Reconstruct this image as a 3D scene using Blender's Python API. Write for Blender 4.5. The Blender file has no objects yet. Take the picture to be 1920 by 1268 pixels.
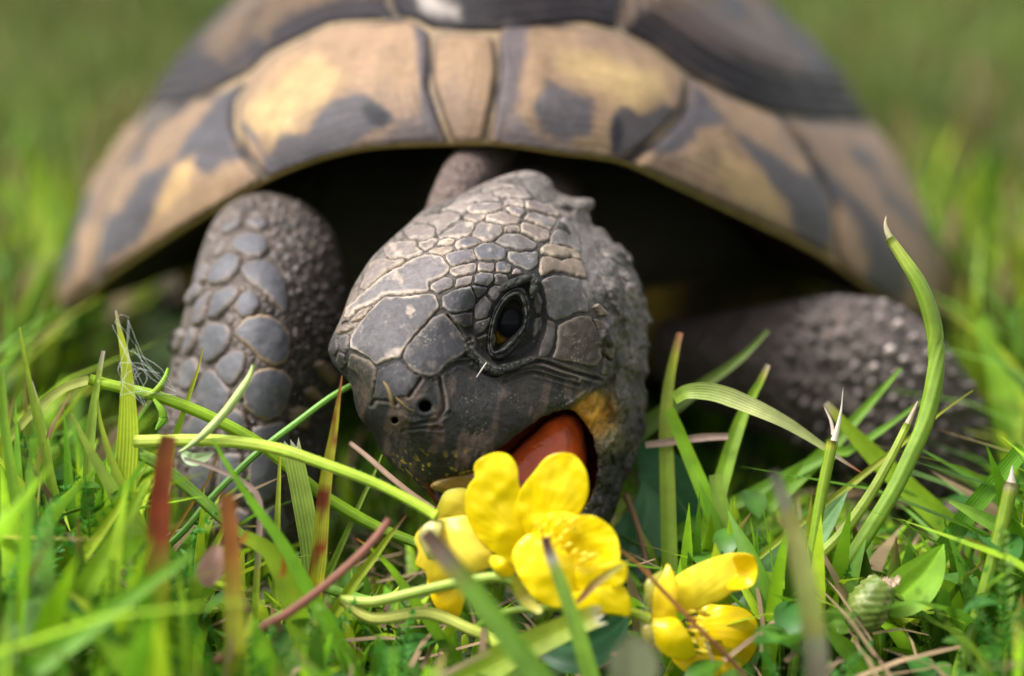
import bpy, math, random
import numpy as np
from mathutils import Vector
from mathutils.bvhtree import BVHTree

# ---------------------------------------------------------------- camera, sky, sun, exposure
scene = bpy.context.scene
COL = scene.collection
PITCH = math.radians(12.0)
CAM_H = 8.4          # cm above the soil
K = 0.0002125        # tangent of one photo pixel
D0 = 25.0            # cm, focus distance
CAM = np.array([0.0, -25.0, CAM_H])
FWD = np.array([0.0, math.cos(PITCH), -math.sin(PITCH)])
UPV = np.array([0.0, math.sin(PITCH), math.cos(PITCH)])
RGT = np.array([1.0, 0.0, 0.0])

cam = bpy.data.cameras.new("camera")
camo = bpy.data.objects.new("camera", cam)
COL.objects.link(camo)
camo.location = tuple(CAM * 0.01)
camo.rotation_euler = (math.pi / 2 - PITCH, 0, 0)
cam.sensor_width = 36.0
cam.lens = 36.0 / (2 * 960 * K)
cam.clip_start = 0.005
cam.clip_end = 400.0
cam.dof.use_dof = True
cam.dof.focus_distance = 0.2485
cam.dof.aperture_fstop = 12.0
scene.camera = camo

SUN_EL, SUN_AZ = math.radians(60), math.radians(-110)     # azimuth from +Y (away from camera) towards +X
world = bpy.data.worlds.new("World")
scene.world = world
world.use_nodes = True
wn = world.node_tree
bg = wn.nodes["Background"]
sky = wn.nodes.new("ShaderNodeTexSky")
sky.sky_type = 'NISHITA'
sky.sun_disc = False
sky.sun_elevation = SUN_EL
sky.sun_rotation = SUN_AZ
sky.air_density = 1.0
sky.dust_density = 3.0
sky.ozone_density = 1.0
mixw = wn.nodes.new("ShaderNodeMix"); mixw.data_type = 'RGBA'
mixw.inputs['Factor'].default_value = 0.82
wn.links.new(sky.outputs[0], mixw.inputs['A'])
bwn = wn.nodes.new("ShaderNodeRGBToBW")
wn.links.new(sky.outputs[0], bwn.inputs[0])
wn.links.new(bwn.outputs[0], mixw.inputs['B'])          # thin cloud: greyer sky
wn.links.new(mixw.outputs['Result'], bg.inputs[0])
bg.inputs[1].default_value = 0.12

sun = bpy.data.lights.new("sun", 'SUN')
sun.energy = 1.5
sun.angle = math.radians(20)
sun.color = (1.0, 0.965, 0.92)
suno = bpy.data.objects.new("sun", sun)
COL.objects.link(suno)
sd = Vector((math.sin(SUN_AZ) * math.cos(SUN_EL), math.cos(SUN_AZ) * math.cos(SUN_EL), math.sin(SUN_EL)))
suno.rotation_euler = sd.to_track_quat('Z', 'Y').to_euler()
suno.location = (0, 0, 2)

vs = scene.view_settings
vs.view_transform = 'Standard'
vs.look = 'None'
vs.exposure = 1.65
vs.gamma = 1.0
vs.use_curve_mapping = False
scene.render.engine = 'CYCLES'
scene.cycles.use_denoising = True
scene.cycles.max_bounces = 7
scene.cycles.transparent_max_bounces = 6
scene.cycles.sample_clamp_indirect = 6.0

rng = np.random.default_rng(7)
random.seed(7)

# ---------------------------------------------------------------- helpers
def W(px, py, d):
    """point (cm) seen at photo position px,py and at distance d along the view axis"""
    px = np.asarray(px, float); py = np.asarray(py, float); d = np.asarray(d, float)
    px, py, d = np.broadcast_arrays(px, py, d)
    return (CAM + d[..., None] * FWD + ((px - 960) * K * d)[..., None] * RGT
            + ((634 - py) * K * d)[..., None] * UPV)

def proj(p):
    v = np.asarray(p) - CAM
    d = v @ FWD
    return 960 + (v @ RGT) / d / K, 634 - (v @ UPV) / d / K, d

def _hash(ix, iy, iz, s=0):
    h = (ix * 374761393 + iy * 668265263 + iz * 2147483647 + s * 1274126177) & 0xffffffff
    h = ((h ^ (h >> 13)) * 1274126177) & 0xffffffff
    h = ((h ^ (h >> 16)) * 2246822519) & 0xffffffff
    return ((h ^ (h >> 15)) & 0xffff) / 65535.0

def vnoise(p, sc, seed=0):
    """smooth value noise in [-1,1], p (...,3) or (...,2)"""
    q = np.asarray(p, float) * sc
    if q.shape[-1] == 2:
        q = np.concatenate([q, np.zeros(q.shape[:-1] + (1,))], -1)
    i = np.floor(q).astype(np.int64); f = q - i
    f = f * f * (3 - 2 * f)
    r = 0
    for dx in (0, 1):
        for dy in (0, 1):
            for dz in (0, 1):
                w = (f[..., 0] if dx else 1 - f[..., 0]) * (f[..., 1] if dy else 1 - f[..., 1]) * (f[..., 2] if dz else 1 - f[..., 2])
                r = r + w * _hash(i[..., 0] + dx, i[..., 1] + dy, i[..., 2] + dz, seed)
    return r * 2 - 1

def fbm(p, sc, n=4, seed=0):
    r = 0; a = 1; t = 0
    for k in range(n):
        r = r + a * vnoise(p, sc, seed + k); t += a
        a *= .5; sc *= 2.03
    return r / t

def worley(p, sc, seed=0):
    """F1 and F2 distances and cell random"""
    q = np.asarray(p, float) * sc
    i = np.floor(q).astype(np.int64)
    n = q.shape[0]
    f1 = np.full(n, 9.); f2 = np.full(n, 9.); cid = np.zeros(n)
    for dx in (-1, 0, 1):
        for dy in (-1, 0, 1):
            for dz in (-1, 0, 1):
                c = i + (dx, dy, dz)
                o = np.stack([_hash(c[:, 0], c[:, 1], c[:, 2], seed + s) for s in (1, 2, 3)], 1)
                d = np.linalg.norm(c + o - q, axis=1)
                m = d < f1
                f2 = np.where(m, f1, np.minimum(f2, d))
                cid = np.where(m, o[:, 0], cid)
                f1 = np.where(m, d, f1)
    return f1, f2, cid

def sstep(a, b, x):
    t = np.clip((x - a) / (b - a), 0, 1)
    return t * t * (3 - 2 * t)

def lerp(a, b, t):
    return a + (b - a) * t

def crop(ox, oy, s, pts):
    return [(ox + x * s, oy + y * s) for x, y in pts]
ZS = 330 / 1902
def cA(p): return crop(600, 300, ZS, p)
def cB(p): return crop(900, 300, ZS, p)
def cD(p): return crop(600, 500, ZS, p)
def cE(p): return crop(840, 480, ZS, p)
def cG(p): return crop(600, 690, ZS, p)
LS = 375 / 1902
def cL1(p): return crop(290, 350, LS, p)
def cL2(p): return crop(290, 580, LS, p)
SS = 880 / 1920
def cSL(p): return crop(80, 0, SS, p)
def cSR(p): return crop(960, 0, SS, p)
def cF(p): return crop(740, 820, 720 / 1920, p)

def spline(pts, n, closed=False):
    """Catmull-Rom resample of pts (any dim) to n points"""
    P = np.asarray(pts, float)
    if closed:
        Q = np.vstack([P[-1:], P, P[:2]]); m = len(P)
    else:
        Q = np.vstack([2 * P[0] - P[1], P, 2 * P[-1] - P[-2]]); m = len(P) - 1
    seg = []
    for k in range(m):
        a, b, c, d = Q[k], Q[k + 1], Q[k + 2], Q[k + 3]
        t = np.linspace(0, 1, 12, endpoint=False)[:, None]
        seg.append(0.5 * ((2 * b) + (-a + c) * t + (2 * a - 5 * b + 4 * c - d) * t ** 2 + (-a + 3 * b - 3 * c + d) * t ** 3))
    C = np.vstack(seg + ([] if closed else [P[-1:]]))
    if closed:
        C2 = np.vstack([C, C[:1]])
    else:
        C2 = C
    L = np.concatenate([[0], np.cumsum(np.linalg.norm(np.diff(C2[:, :3], axis=0), axis=1))])
    s = np.linspace(0, L[-1], n, endpoint=not closed)
    return np.stack([np.interp(s, L, C2[:, k]) for k in range(C2.shape[1])], 1)

def chaikin(P, it=1, r=.2):
    P = np.asarray(P, float)
    for _ in range(it):
        N = np.roll(P, -1, 0)
        P = np.stack([P * (1 - r) + N * r, P * r + N * (1 - r)], 1).reshape(-1, 2)
    return P

def area2(P):
    return np.sum(P[:, 0] * np.roll(P[:, 1], -1) - np.roll(P[:, 0], -1) * P[:, 1])

def inset(P, a):
    P = np.asarray(P, float)
    if area2(P) < 0: P = P[::-1]
    e = np.roll(P, -1, 0) - P
    n = np.stack([-e[:, 1], e[:, 0]], 1); n /= (np.linalg.norm(n, axis=1, keepdims=True) + 1e-9)
    m = n + np.roll(n, 1, 0); m /= (np.linalg.norm(m, axis=1, keepdims=True) + 1e-9)
    return P + m * a

def inpoly(X, Y, P):
    P = np.asarray(P, float); ins = np.zeros(X.shape, bool)
    for (x0, y0), (x1, y1) in zip(P, np.roll(P, -1, 0)):
        if y0 == y1: continue
        c = ((y0 > Y) != (y1 > Y)) & (X < (x1 - x0) * (Y - y0) / (y1 - y0) + x0)
        ins ^= c
    return ins

def pdist(X, Y, P, closed=True):
    """distance to a polyline and the nearest point"""
    P = np.asarray(P, float); best = np.full(X.shape, 1e18); bx = np.zeros(X.shape); by = np.zeros(X.shape)
    Q = np.roll(P, -1, 0) if closed else P[1:]
    for (x0, y0), (x1, y1) in zip(P, Q):
        dx, dy = x1 - x0, y1 - y0; L = dx * dx + dy * dy + 1e-12
        t = np.clip(((X - x0) * dx + (Y - y0) * dy) / L, 0, 1)
        qx, qy = x0 + t * dx, y0 + t * dy
        d = (X - qx) ** 2 + (Y - qy) ** 2
        m = d < best
        best = np.where(m, d, best); bx = np.where(m, qx, bx); by = np.where(m, qy, by)
    return np.sqrt(best), bx, by

def gridmesh(P, sp):
    """fill a polygon with a grid whose border is snapped to the outline"""
    P = np.asarray(P, float)
    lo = P.min(0) - sp * 1.5; hi = P.max(0) + sp * 1.5
    xs = np.arange(lo[0], hi[0], sp); ys = np.arange(lo[1], hi[1], sp)
    X, Y = np.meshgrid(xs, ys)
    ins = inpoly(X, Y, P)
    d, bx, by = pdist(X, Y, P)
    snap = (~ins & (d < sp * .72)) | (ins & (d < sp * .28))
    ok = ins | snap
    X = np.where(snap, bx, X); Y = np.where(snap, by, Y); d = np.where(snap, 0, d)
    idx = -np.ones(X.shape, int); idx[ok] = np.arange(ok.sum())
    a, b, c, e = idx[:-1, :-1], idx[:-1, 1:], idx[1:, 1:], idx[1:, :-1]
    F = []
    q = np.stack([a, b, c, e], -1).reshape(-1, 4)
    good = (q >= 0).sum(1)
    F += [tuple(r) for r in q[good == 4].tolist()]
    F += [tuple(v for v in r if v >= 0) for r in q[good == 3].tolist()]
    return np.stack([X[ok], Y[ok]], 1), F, d[ok]

class TPS:
    """thin plate spline through (px,py,value...)"""
    def __init__(s, pts, lam=0.0):
        A = np.asarray(pts, float); s.c = A[:, :2] / 100; v = A[:, 2:]
        n = len(A); Kk = s.k(s.c) + lam * np.eye(n)
        Pm = np.hstack([np.ones((n, 1)), s.c])
        M = np.block([[Kk, Pm], [Pm.T, np.zeros((3, 3))]])
        s.w = np.linalg.solve(M, np.vstack([v, np.zeros((3, v.shape[1]))]))
    def k(s, q):
        r = np.linalg.norm(q[:, None] - s.c[None], axis=2)
        return np.where(r > 0, r * r * np.log(r + 1e-12), 0)
    def __call__(s, xy):
        q = np.asarray(xy, float).reshape(-1, 2) / 100
        return np.hstack([s.k(q), np.ones((len(q), 1)), q]) @ s.w

def idw(xy, pts, power=3):
    A = np.asarray(pts, float)
    d = np.linalg.norm(np.asarray(xy)[:, None] - A[None, :, :2], axis=2) + 4
    w = d ** -power
    return (w @ A[:, 2:]) / w.sum(1, keepdims=True)

def mesh_obj(name, V, F, mat, parent=None, col=None, smooth=True, extra=None):
    """V in world cm; vertices are stored relative to the parent's base"""
    V = np.asarray(V, float) * 0.01
    base = np.zeros(3)
    p = parent
    while p is not None:
        base = base + np.array(p.location); p = p.parent
    me = bpy.data.meshes.new(name)
    me.from_pydata((V - base).tolist() if parent is not None else V.tolist(), [], F)
    if col is not None:
        c = np.ones((len(V), 4), np.float32); c[:, :3] = np.clip(col, 0, 1)
        a = me.color_attributes.new("Col", 'FLOAT_COLOR', 'POINT')
        a.data.foreach_set("color", c.ravel())
    if extra:
        for k, v in extra.items():
            a = me.attributes.new(k, 'FLOAT', 'POINT')
            a.data.foreach_set("value", np.asarray(v, np.float32))
    if smooth:
        me.polygons.foreach_set("use_smooth", [True] * len(me.polygons))
    me.materials.append(mat)
    me.update()
    o = bpy.data.objects.new(name, me)
    COL.objects.link(o)
    if parent is not None:
        o.parent = parent
    return o

def tag(o, label=None, cat=None, group=None, kind=None):
    if label: o["label"] = label
    if cat: o["category"] = cat
    if group: o["group"] = group
    if kind: o["kind"] = kind
    return o

def empty(name, loc_cm, label, cat, group=None):
    o = bpy.data.objects.new(name, None)
    o.empty_display_size = 0.01
    COL.objects.link(o)
    o.location = tuple(np.asarray(loc_cm) * 0.01)
    return tag(o, label, cat, group)

def recenter(o):
    """move a top-level mesh's origin to its base"""
    me = o.data; n = len(me.vertices)
    c = np.empty(n * 3, np.float32); me.vertices.foreach_get("co", c); c = c.reshape(-1, 3)
    b = np.array([c[:, 0].mean(), c[:, 1].mean(), c[:, 2].min()])
    me.vertices.foreach_set("co", (c - b).ravel()); o.location = b.tolist(); me.update()
    return o

def grid_faces(nu, nv, closed_v=False, off=0):
    F = []
    for i in range(nu - 1):
        for j in range(nv if closed_v else nv - 1):
            k = (j + 1) % nv
            F.append((off + i * nv + j, off + i * nv + k, off + (i + 1) * nv + k, off + (i + 1) * nv + j))
    return F

# ---------------------------------------------------------------- materials
def newmat(name):
    m = bpy.data.materials.new(name); m.use_nodes = True
    nt = m.node_tree
    return m, nt, nt.nodes["Principled BSDF"]
def N(nt, t, **kw):
    n = nt.nodes.new(t)
    for k, v in kw.items():
        if k in n.inputs: n.inputs[k].default_value = v
        else: setattr(n, k, v)
    return n
def noise(nt, scale, detail=4, rough=.6, vec=None):
    n = N(nt, "ShaderNodeTexNoise"); n.inputs['Scale'].default_value = scale
    n.inputs['Detail'].default_value = detail; n.inputs['Roughness'].default_value = rough
    if vec is not None: nt.links.new(vec, n.inputs['Vector'])
    return n
def ramp(nt, fac, stops):
    r = N(nt, "ShaderNodeValToRGB")
    e = r.color_ramp.elements
    e[0].position = stops[0][0]; e[0].color = stops[0][1]
    e[1].position = stops[1][0]; e[1].color = stops[1][1]
    for p, c in stops[2:]:
        x = e.new(p); x.color = c
    nt.links.new(fac, r.inputs[0]); return r
def g(v): return (v, v, v, 1)
def mul(nt, a, b, fac=1.0):
    m = N(nt, "ShaderNodeMix"); m.data_type = 'RGBA'; m.blend_type = 'MULTIPLY'
    m.inputs['Factor'].default_value = fac
    nt.links.new(a, m.inputs['A']); nt.links.new(b, m.inputs['B']); return m.outputs['Result']
def mixc(nt, fac, a, b):
    m = N(nt, "ShaderNodeMix"); m.data_type = 'RGBA'
    nt.links.new(fac, m.inputs['Factor'])
    for s, v in (('A', a), ('B', b)):
        if isinstance(v, tuple): m.inputs[s].default_value = v
        else: nt.links.new(v, m.inputs[s])
    return m.outputs['Result']

def skin_material(name, rough_lo, rough_hi, cell=0, speck=.5, bump=.6, spec=.5, mottle=(.55, 1.35)):
    m, nt, b = newmat(name)
    at = N(nt, "ShaderNodeAttribute"); at.attribute_name = "Col"
    tc = N(nt, "ShaderNodeTexCoord").outputs['Object']
    n1 = noise(nt, 1300, 7, .7, tc)
    n2 = noise(nt, 260, 4, .6, tc)
    r1 = ramp(nt, n1.outputs[0], [(.3, g(mottle[0])), (.7, g(mottle[1]))])
    r2 = ramp(nt, n2.outputs[0], [(.3, (.8, .78, .76, 1)), (.7, (1.15, 1.12, 1.1, 1))])
    c = mul(nt, mul(nt, at.outputs['Color'], r1.outputs[0]), r2.outputs[0])
    if speck:
        v = N(nt, "ShaderNodeTexVoronoi"); v.inputs['Scale'].default_value = 2600
        nt.links.new(tc, v.inputs['Vector'])
        s = ramp(nt, v.outputs['Distance'], [(.20, g(1)), (.36, g(0))])
        n3 = noise(nt, 420, 3, .6, tc)
        s2 = ramp(nt, n3.outputs[0], [(.52, g(0)), (.68, g(speck))])
        f = N(nt, "ShaderNodeMath"); f.operation = 'MULTIPLY'
        nt.links.new(s.outputs[0], f.inputs[0]); nt.links.new(s2.outputs[0], f.inputs[1])
        c = mixc(nt, f.outputs[0], c, (.30, .26, .20, 1))
    nt.links.new(c, b.inputs['Base Color'])
    rr = ramp(nt, n2.outputs[0], [(.35, g(rough_lo)), (.65, g(rough_hi))])
    nt.links.new(rr.outputs[0], b.inputs['Roughness'])
    b.inputs['Specular IOR Level'].default_value = spec
    h = n1.outputs[0]
    if cell:
        v = N(nt, "ShaderNodeTexVoronoi"); v.inputs['Scale'].default_value = cell
        v.feature = 'F1'
        nt.links.new(tc, v.inputs['Vector'])
        inv = N(nt, "ShaderNodeMath"); inv.operation = 'SUBTRACT'; inv.inputs[0].default_value = 1
        nt.links.new(v.outputs['Distance'], inv.inputs[1])
        ad = N(nt, "ShaderNodeMath"); ad.operation = 'MULTIPLY_ADD'; pa = N(nt, "ShaderNodeAttribute"); pa.attribute_name = "pebble"
        pm = N(nt, "ShaderNodeMath"); pm.operation = 'MULTIPLY'; pm.inputs[1].default_value = 1.6
        nt.links.new(pa.outputs['Fac'], pm.inputs[0]); nt.links.new(pm.outputs[0], ad.inputs[1])
        nt.links.new(inv.outputs[0], ad.inputs[0]); nt.links.new(h, ad.inputs[2]); h = ad.outputs[0]
    bp = N(nt, "ShaderNodeBump"); bp.inputs['Strength'].default_value = bump
    bp.inputs['Distance'].default_value = 0.0004
    nt.links.new(h, bp.inputs['Height']); nt.links.new(bp.outputs[0], b.inputs['Normal'])
    return m

M_skin = skin_material("tortoise_skin", .45, .75, cell=1100, speck=.35, bump=.8, spec=.42, mottle=(.45, 1.5))
M_scale = skin_material("horn_scale", .42, .66, speck=.6, bump=.55, spec=.35, mottle=(.62, 1.35))
M_legscale = skin_material("leg_scale", .42, .6, speck=0, bump=.4, spec=.4, mottle=(.8, 1.15))
M_lid = skin_material("wet_eyelid", .34, .5, cell=1500, speck=.3, bump=.7, spec=.25)
M_shell = skin_material("shell_horn", .45, .62, speck=0, spec=.16, bump=.35, mottle=(.82, 1.16))

def simple_col(name, rough, spec=.5, bump_scale=None, bump=.3, sss=0, coat=0):
    m, nt, b = newmat(name)
    at = N(nt, "ShaderNodeAttribute"); at.attribute_name = "Col"
    nt.links.new(at.outputs['Color'], b.inputs['Base Color'])
    b.inputs['Roughness'].default_value = rough
    b.inputs['Specular IOR Level'].default_value = spec
    if sss:
        b.inputs['Subsurface Weight'].default_value = sss
        b.inputs['Subsurface Radius'].default_value = (.001, .0006, .0003)
        b.inputs['Subsurface Scale'].default_value = 1.0
    if coat:
        b.inputs['Coat Weight'].default_value = coat; b.inputs['Coat Roughness'].default_value = .03
    if bump_scale:
        tc = N(nt, "ShaderNodeTexCoord").outputs['Object']
        n = noise(nt, bump_scale, 4, .6, tc)
        bp = N(nt, "ShaderNodeBump"); bp.inputs['Strength'].default_value = bump; bp.inputs['Distance'].default_value = .0002
        nt.links.new(n.outputs[0], bp.inputs['Height']); nt.links.new(bp.outputs[0], b.inputs['Normal'])
    return m
M_eye = simple_col("eyeball", .06, .06)
M_flesh = simple_col("mouth_flesh", .2, .5, 1100, 1.0, sss=.25)

def leaf_material(name, rough=.42, trans=.4, stripe=True, spec=.4, bump=.3, var=(.78, 1.2)):
    m, nt, b = newmat(name)
    out = nt.nodes["Material Output"]
    at = N(nt, "ShaderNodeAttribute"); at.attribute_name = "Col"
    tc = N(nt, "ShaderNodeTexCoord").outputs['Object']
    n = noise(nt, 350, 4, .6, tc)
    r = ramp(nt, n.outputs[0], [(.3, g(var[0])), (.7, g(var[1]))])
    c = mul(nt, at.outputs['Color'], r.outputs[0])
    h = n.outputs[0]
    if stripe:
        sa = N(nt, "ShaderNodeAttribute"); sa.attribute_name = "across"
        w = N(nt, "ShaderNodeMath"); w.operation = 'MULTIPLY'; w.inputs[1].default_value = 40
        nt.links.new(sa.outputs['Fac'], w.inputs[0])
        sn = N(nt, "ShaderNodeMath"); sn.operation = 'SINE'; nt.links.new(w.outputs[0], sn.inputs[0])
        mr = N(nt, "ShaderNodeMapRange"); mr.inputs['From Min'].default_value = -1
        mr.inputs['To Min'].default_value = .86; mr.inputs['To Max'].default_value = 1.08
        nt.links.new(sn.outputs[0], mr.inputs['Value'])
        c = mul(nt, c, mr.outputs[0]); h = sn.outputs[0]
    nt.links.new(c, b.inputs['Base Color'])
    b.inputs['Roughness'].default_value = rough
    b.inputs['Specular IOR Level'].default_value = spec
    bp = N(nt, "ShaderNodeBump"); bp.inputs['Strength'].default_value = bump; bp.inputs['Distance'].default_value = .00008
    nt.links.new(h, bp.inputs['Height']); nt.links.new(bp.outputs[0], b.inputs['Normal'])
    t = N(nt, "ShaderNodeBsdfTranslucent"); nt.links.new(c, t.inputs['Color'])
    ms = N(nt, "ShaderNodeMixShader"); ms.inputs[0].default_value = trans
    nt.links.new(b.outputs[0], ms.inputs[1]); nt.links.new(t.outputs[0], ms.inputs[2])
    nt.links.new(ms.outputs[0], out.inputs['Surface'])
    return m
M_blade = leaf_material("grass_blade", .45, .38)
M_leaf = leaf_material("broad_leaf", .4, .35, stripe=False)
M_stem = leaf_material("plant_stem", .45, .12)
M_dry = leaf_material("dry_straw", .7, .2)
M_petal = leaf_material("buttercup_petal", .3, .42, stripe=False, spec=.45, bump=.08, var=(.95, 1.04))
M_grass = leaf_material("lawn_grass", .5, .4, stripe=False, bump=0)
# ---------------------------------------------------------------- ground
def make_ground():
    m, nt, b = newmat("lawn_soil")
    tc = N(nt, "ShaderNodeTexCoord").outputs['Object']
    n1 = noise(nt, 18, 6, .65, tc); n2 = noise(nt, 400, 4, .6, tc)
    r = ramp(nt, n1.outputs[0], [(.35, (.022, .040, .008, 1)), (.65, (.045, .085, .014, 1))])
    r2 = ramp(nt, n2.outputs[0], [(.35, g(.5)), (.65, g(1.3))])
    nt.links.new(mul(nt, r.outputs[0], r2.outputs[0]), b.inputs['Base Color'])
    b.inputs['Roughness'].default_value = .9
    xs = np.concatenate([[-6000, -2000, -600, -200, -80], np.linspace(-40, 40, 81), [80, 200, 600, 2000, 6000]])
    X, Y = np.meshgrid(xs, xs)
    Z = np.where((abs(X) < 60) & (abs(Y) < 60), .12 * fbm(np.stack([X.ravel(), Y.ravel()], 1), .5).reshape(X.shape), 0)
    V = np.stack([X.ravel(), Y.ravel(), Z.ravel()], 1)
    o = mesh_obj("ground", V, grid_faces(len(xs), len(xs)), m)
    tag(o, kind="structure")
make_ground()

# ---------------------------------------------------------------- tortoise
tort = empty("tortoise", (0, 9, 0), "brown and tan tortoise with open mouth biting yellow buttercups on the lawn", "tortoise")

BODY_V, BODY_F, BODY_C, BODY_P = [], [], [], []
def body_add(V, F, C, peb=None):
    BODY_P.append(np.ones(len(V)) if peb is None else peb)
    off = sum(len(v) for v in BODY_V)
    BODY_V.append(np.asarray(V)); BODY_C.append(np.clip(C, 0, 1)); BODY_F.extend([tuple(i + off for i in f) for f in F])

def gq(t):
    t = np.clip(t, 0, 1)
    return 1 - np.sqrt(np.clip(1 - (1 - t) ** 2, 0, 1))

# ---- head outline: skull side, then the mouth edge (upper lip, corner, inside of lower jaw)
OUT_SKULL = [(930,1036),(960,1056),(1050,1050),(1115,1012),(1148,973),(1162,935),(1176,885),(1192,850),(1202,820),(1207,790),(1211,750),
 (1217,700),(1214,650),(1220,612),(1216,570),(1203,545),(1196,510),(1186,482),(1165,455),(1140,436),(1120,424),(1113,405),(1116,388),(1100,377),(1075,370),
 (1045,360),(1034,340),(1015,326),(990,320),(962,324),(930,334),(900,347),(860,366),(830,378),(805,388),(785,402),(765,421),(746,437),(728,453),(711,469),(697,484),
 (684,502),(673,519),(664,534),(657,549),(649,570),(642,590),(635,606),(627,622),(616,648),(617,663),(626,684),(640,700),(655,716),(661,730),(665,756),
 (675,784),(694,808),(706,829),(721,855),(744,880),(765,893),(784,908),(800,918)]
OUT_MOUTH = [(808,916),(818,905),(845,893),(885,885),(905,866),(926,848),(950,831),(966,818),(982,806),(1009,786),(1030,776),(1050,771),(1072,769),
 (1090,785),(1104,805),(1116,840),(1120,880),(1108,930),(1085,965),(1040,998),(970,1018)]
_m = spline(np.array(OUT_MOUTH, float), 130)
_w = np.sin(np.linspace(0, np.pi, 130))[:, None] ** .3
_m = _m + _w * 2.4 * np.stack([vnoise(_m, .11, 3), vnoise(_m, .11, 4)], 1)
OUT_MOUTH = [tuple(q) for q in _m]
_m = spline(np.array(OUT_SKULL, float), 260)
_rt = (sstep(1040, 1110, _m[:, 0]) * (1 - sstep(860, 930, _m[:, 1])))[:, None]
_m = _m + _rt * 9 * np.stack([vnoise(_m, .045, 13) + .4 * vnoise(_m, .12, 15), vnoise(_m, .045, 14)], 1)
OUT_SKULL = [tuple(q) for q in _m]
HEAD_POLY = np.array(OUT_SKULL + OUT_MOUTH, float)
HEAD_D = TPS([(797,762,-1.05),(740,790,-.95),(810,895,-.85),(720,820,-.35),(640,670,-.45),(700,720,-.85),(740,630,-.72),(690,620,-.5),(850,500,-.15),(780,520,-.15),
 (930,500,.02),(955,600,-.08),(830,650,-.68),(905,690,-.45),(1120,722,.42),(930,760,-.62),(880,830,-.78),(1020,760,-.12),(1060,590,.22),(1080,670,.22),(1010,520,.1),
 (950,400,.75),(870,430,.5),(1000,345,1.35),(1080,480,.8),(1200,600,1.15),(1190,720,1.0),(1150,450,1.5),(1180,830,.75),(1150,930,.35),(1100,1000,-.05),(960,1040,-.3),
 (690,480,.3),(800,400,.9),(1160,560,.75),(1145,650,.62),(1150,800,.62),(640,560,-.1),(670,780,-.3)], .02)
GROOVES = [cE([(0,660),(100,800),(280,1080),(440,1210),(560,1245),(700,1200),(900,1145),(1050,1150),(1300,1240),(1660,1340)]),
 cG([(1085,120),(1050,170),(960,300)]), cG([(1290,110),(1305,200),(1335,330),(1335,450),(1290,520)]), cG([(560,400),(600,345),(740,345),(820,380)]),
 cE([(30,1090),(120,1000),(260,950)]), cE([(-60,1150),(60,1000),(240,900)])]
WRINK = [cE([(0,1240),(100,1170),(220,1190),(330,1260),(520,1290)]), cE([(620,1300),(760,1230),(950,1200),(1200,1280),(1400,1330)]),
 cE([(600,1370),(780,1290),(950,1270),(1200,1340),(1420,1400)]), cG([(1000,620),(1100,600),(1280,560),(1400,480)]), cG([(900,680),(1100,650),(1320,660)]),
 cE([(-180,1300),(-60,1180),(60,1100),(200,1080)]), cE([(-140,1340),(-20,1220),(100,1150),(230,1150)])]
EYE_IN = cE([(488,880),(500,780),(522,690),(578,560),(660,470),(740,448),(800,520),(822,640),(808,750),(745,840),(660,920),(580,985),(508,1025),(482,960)])
EYE_OUT = cE([(425,940),(430,850),(455,700),(500,580),(560,470),(640,375),(740,330),(830,350),(880,470),(893,640),(860,800),(760,960),(650,1080),(560,1130),(480,1110),(435,1040)])
EYE_C = (953, 604)
PLATES = {}
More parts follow.
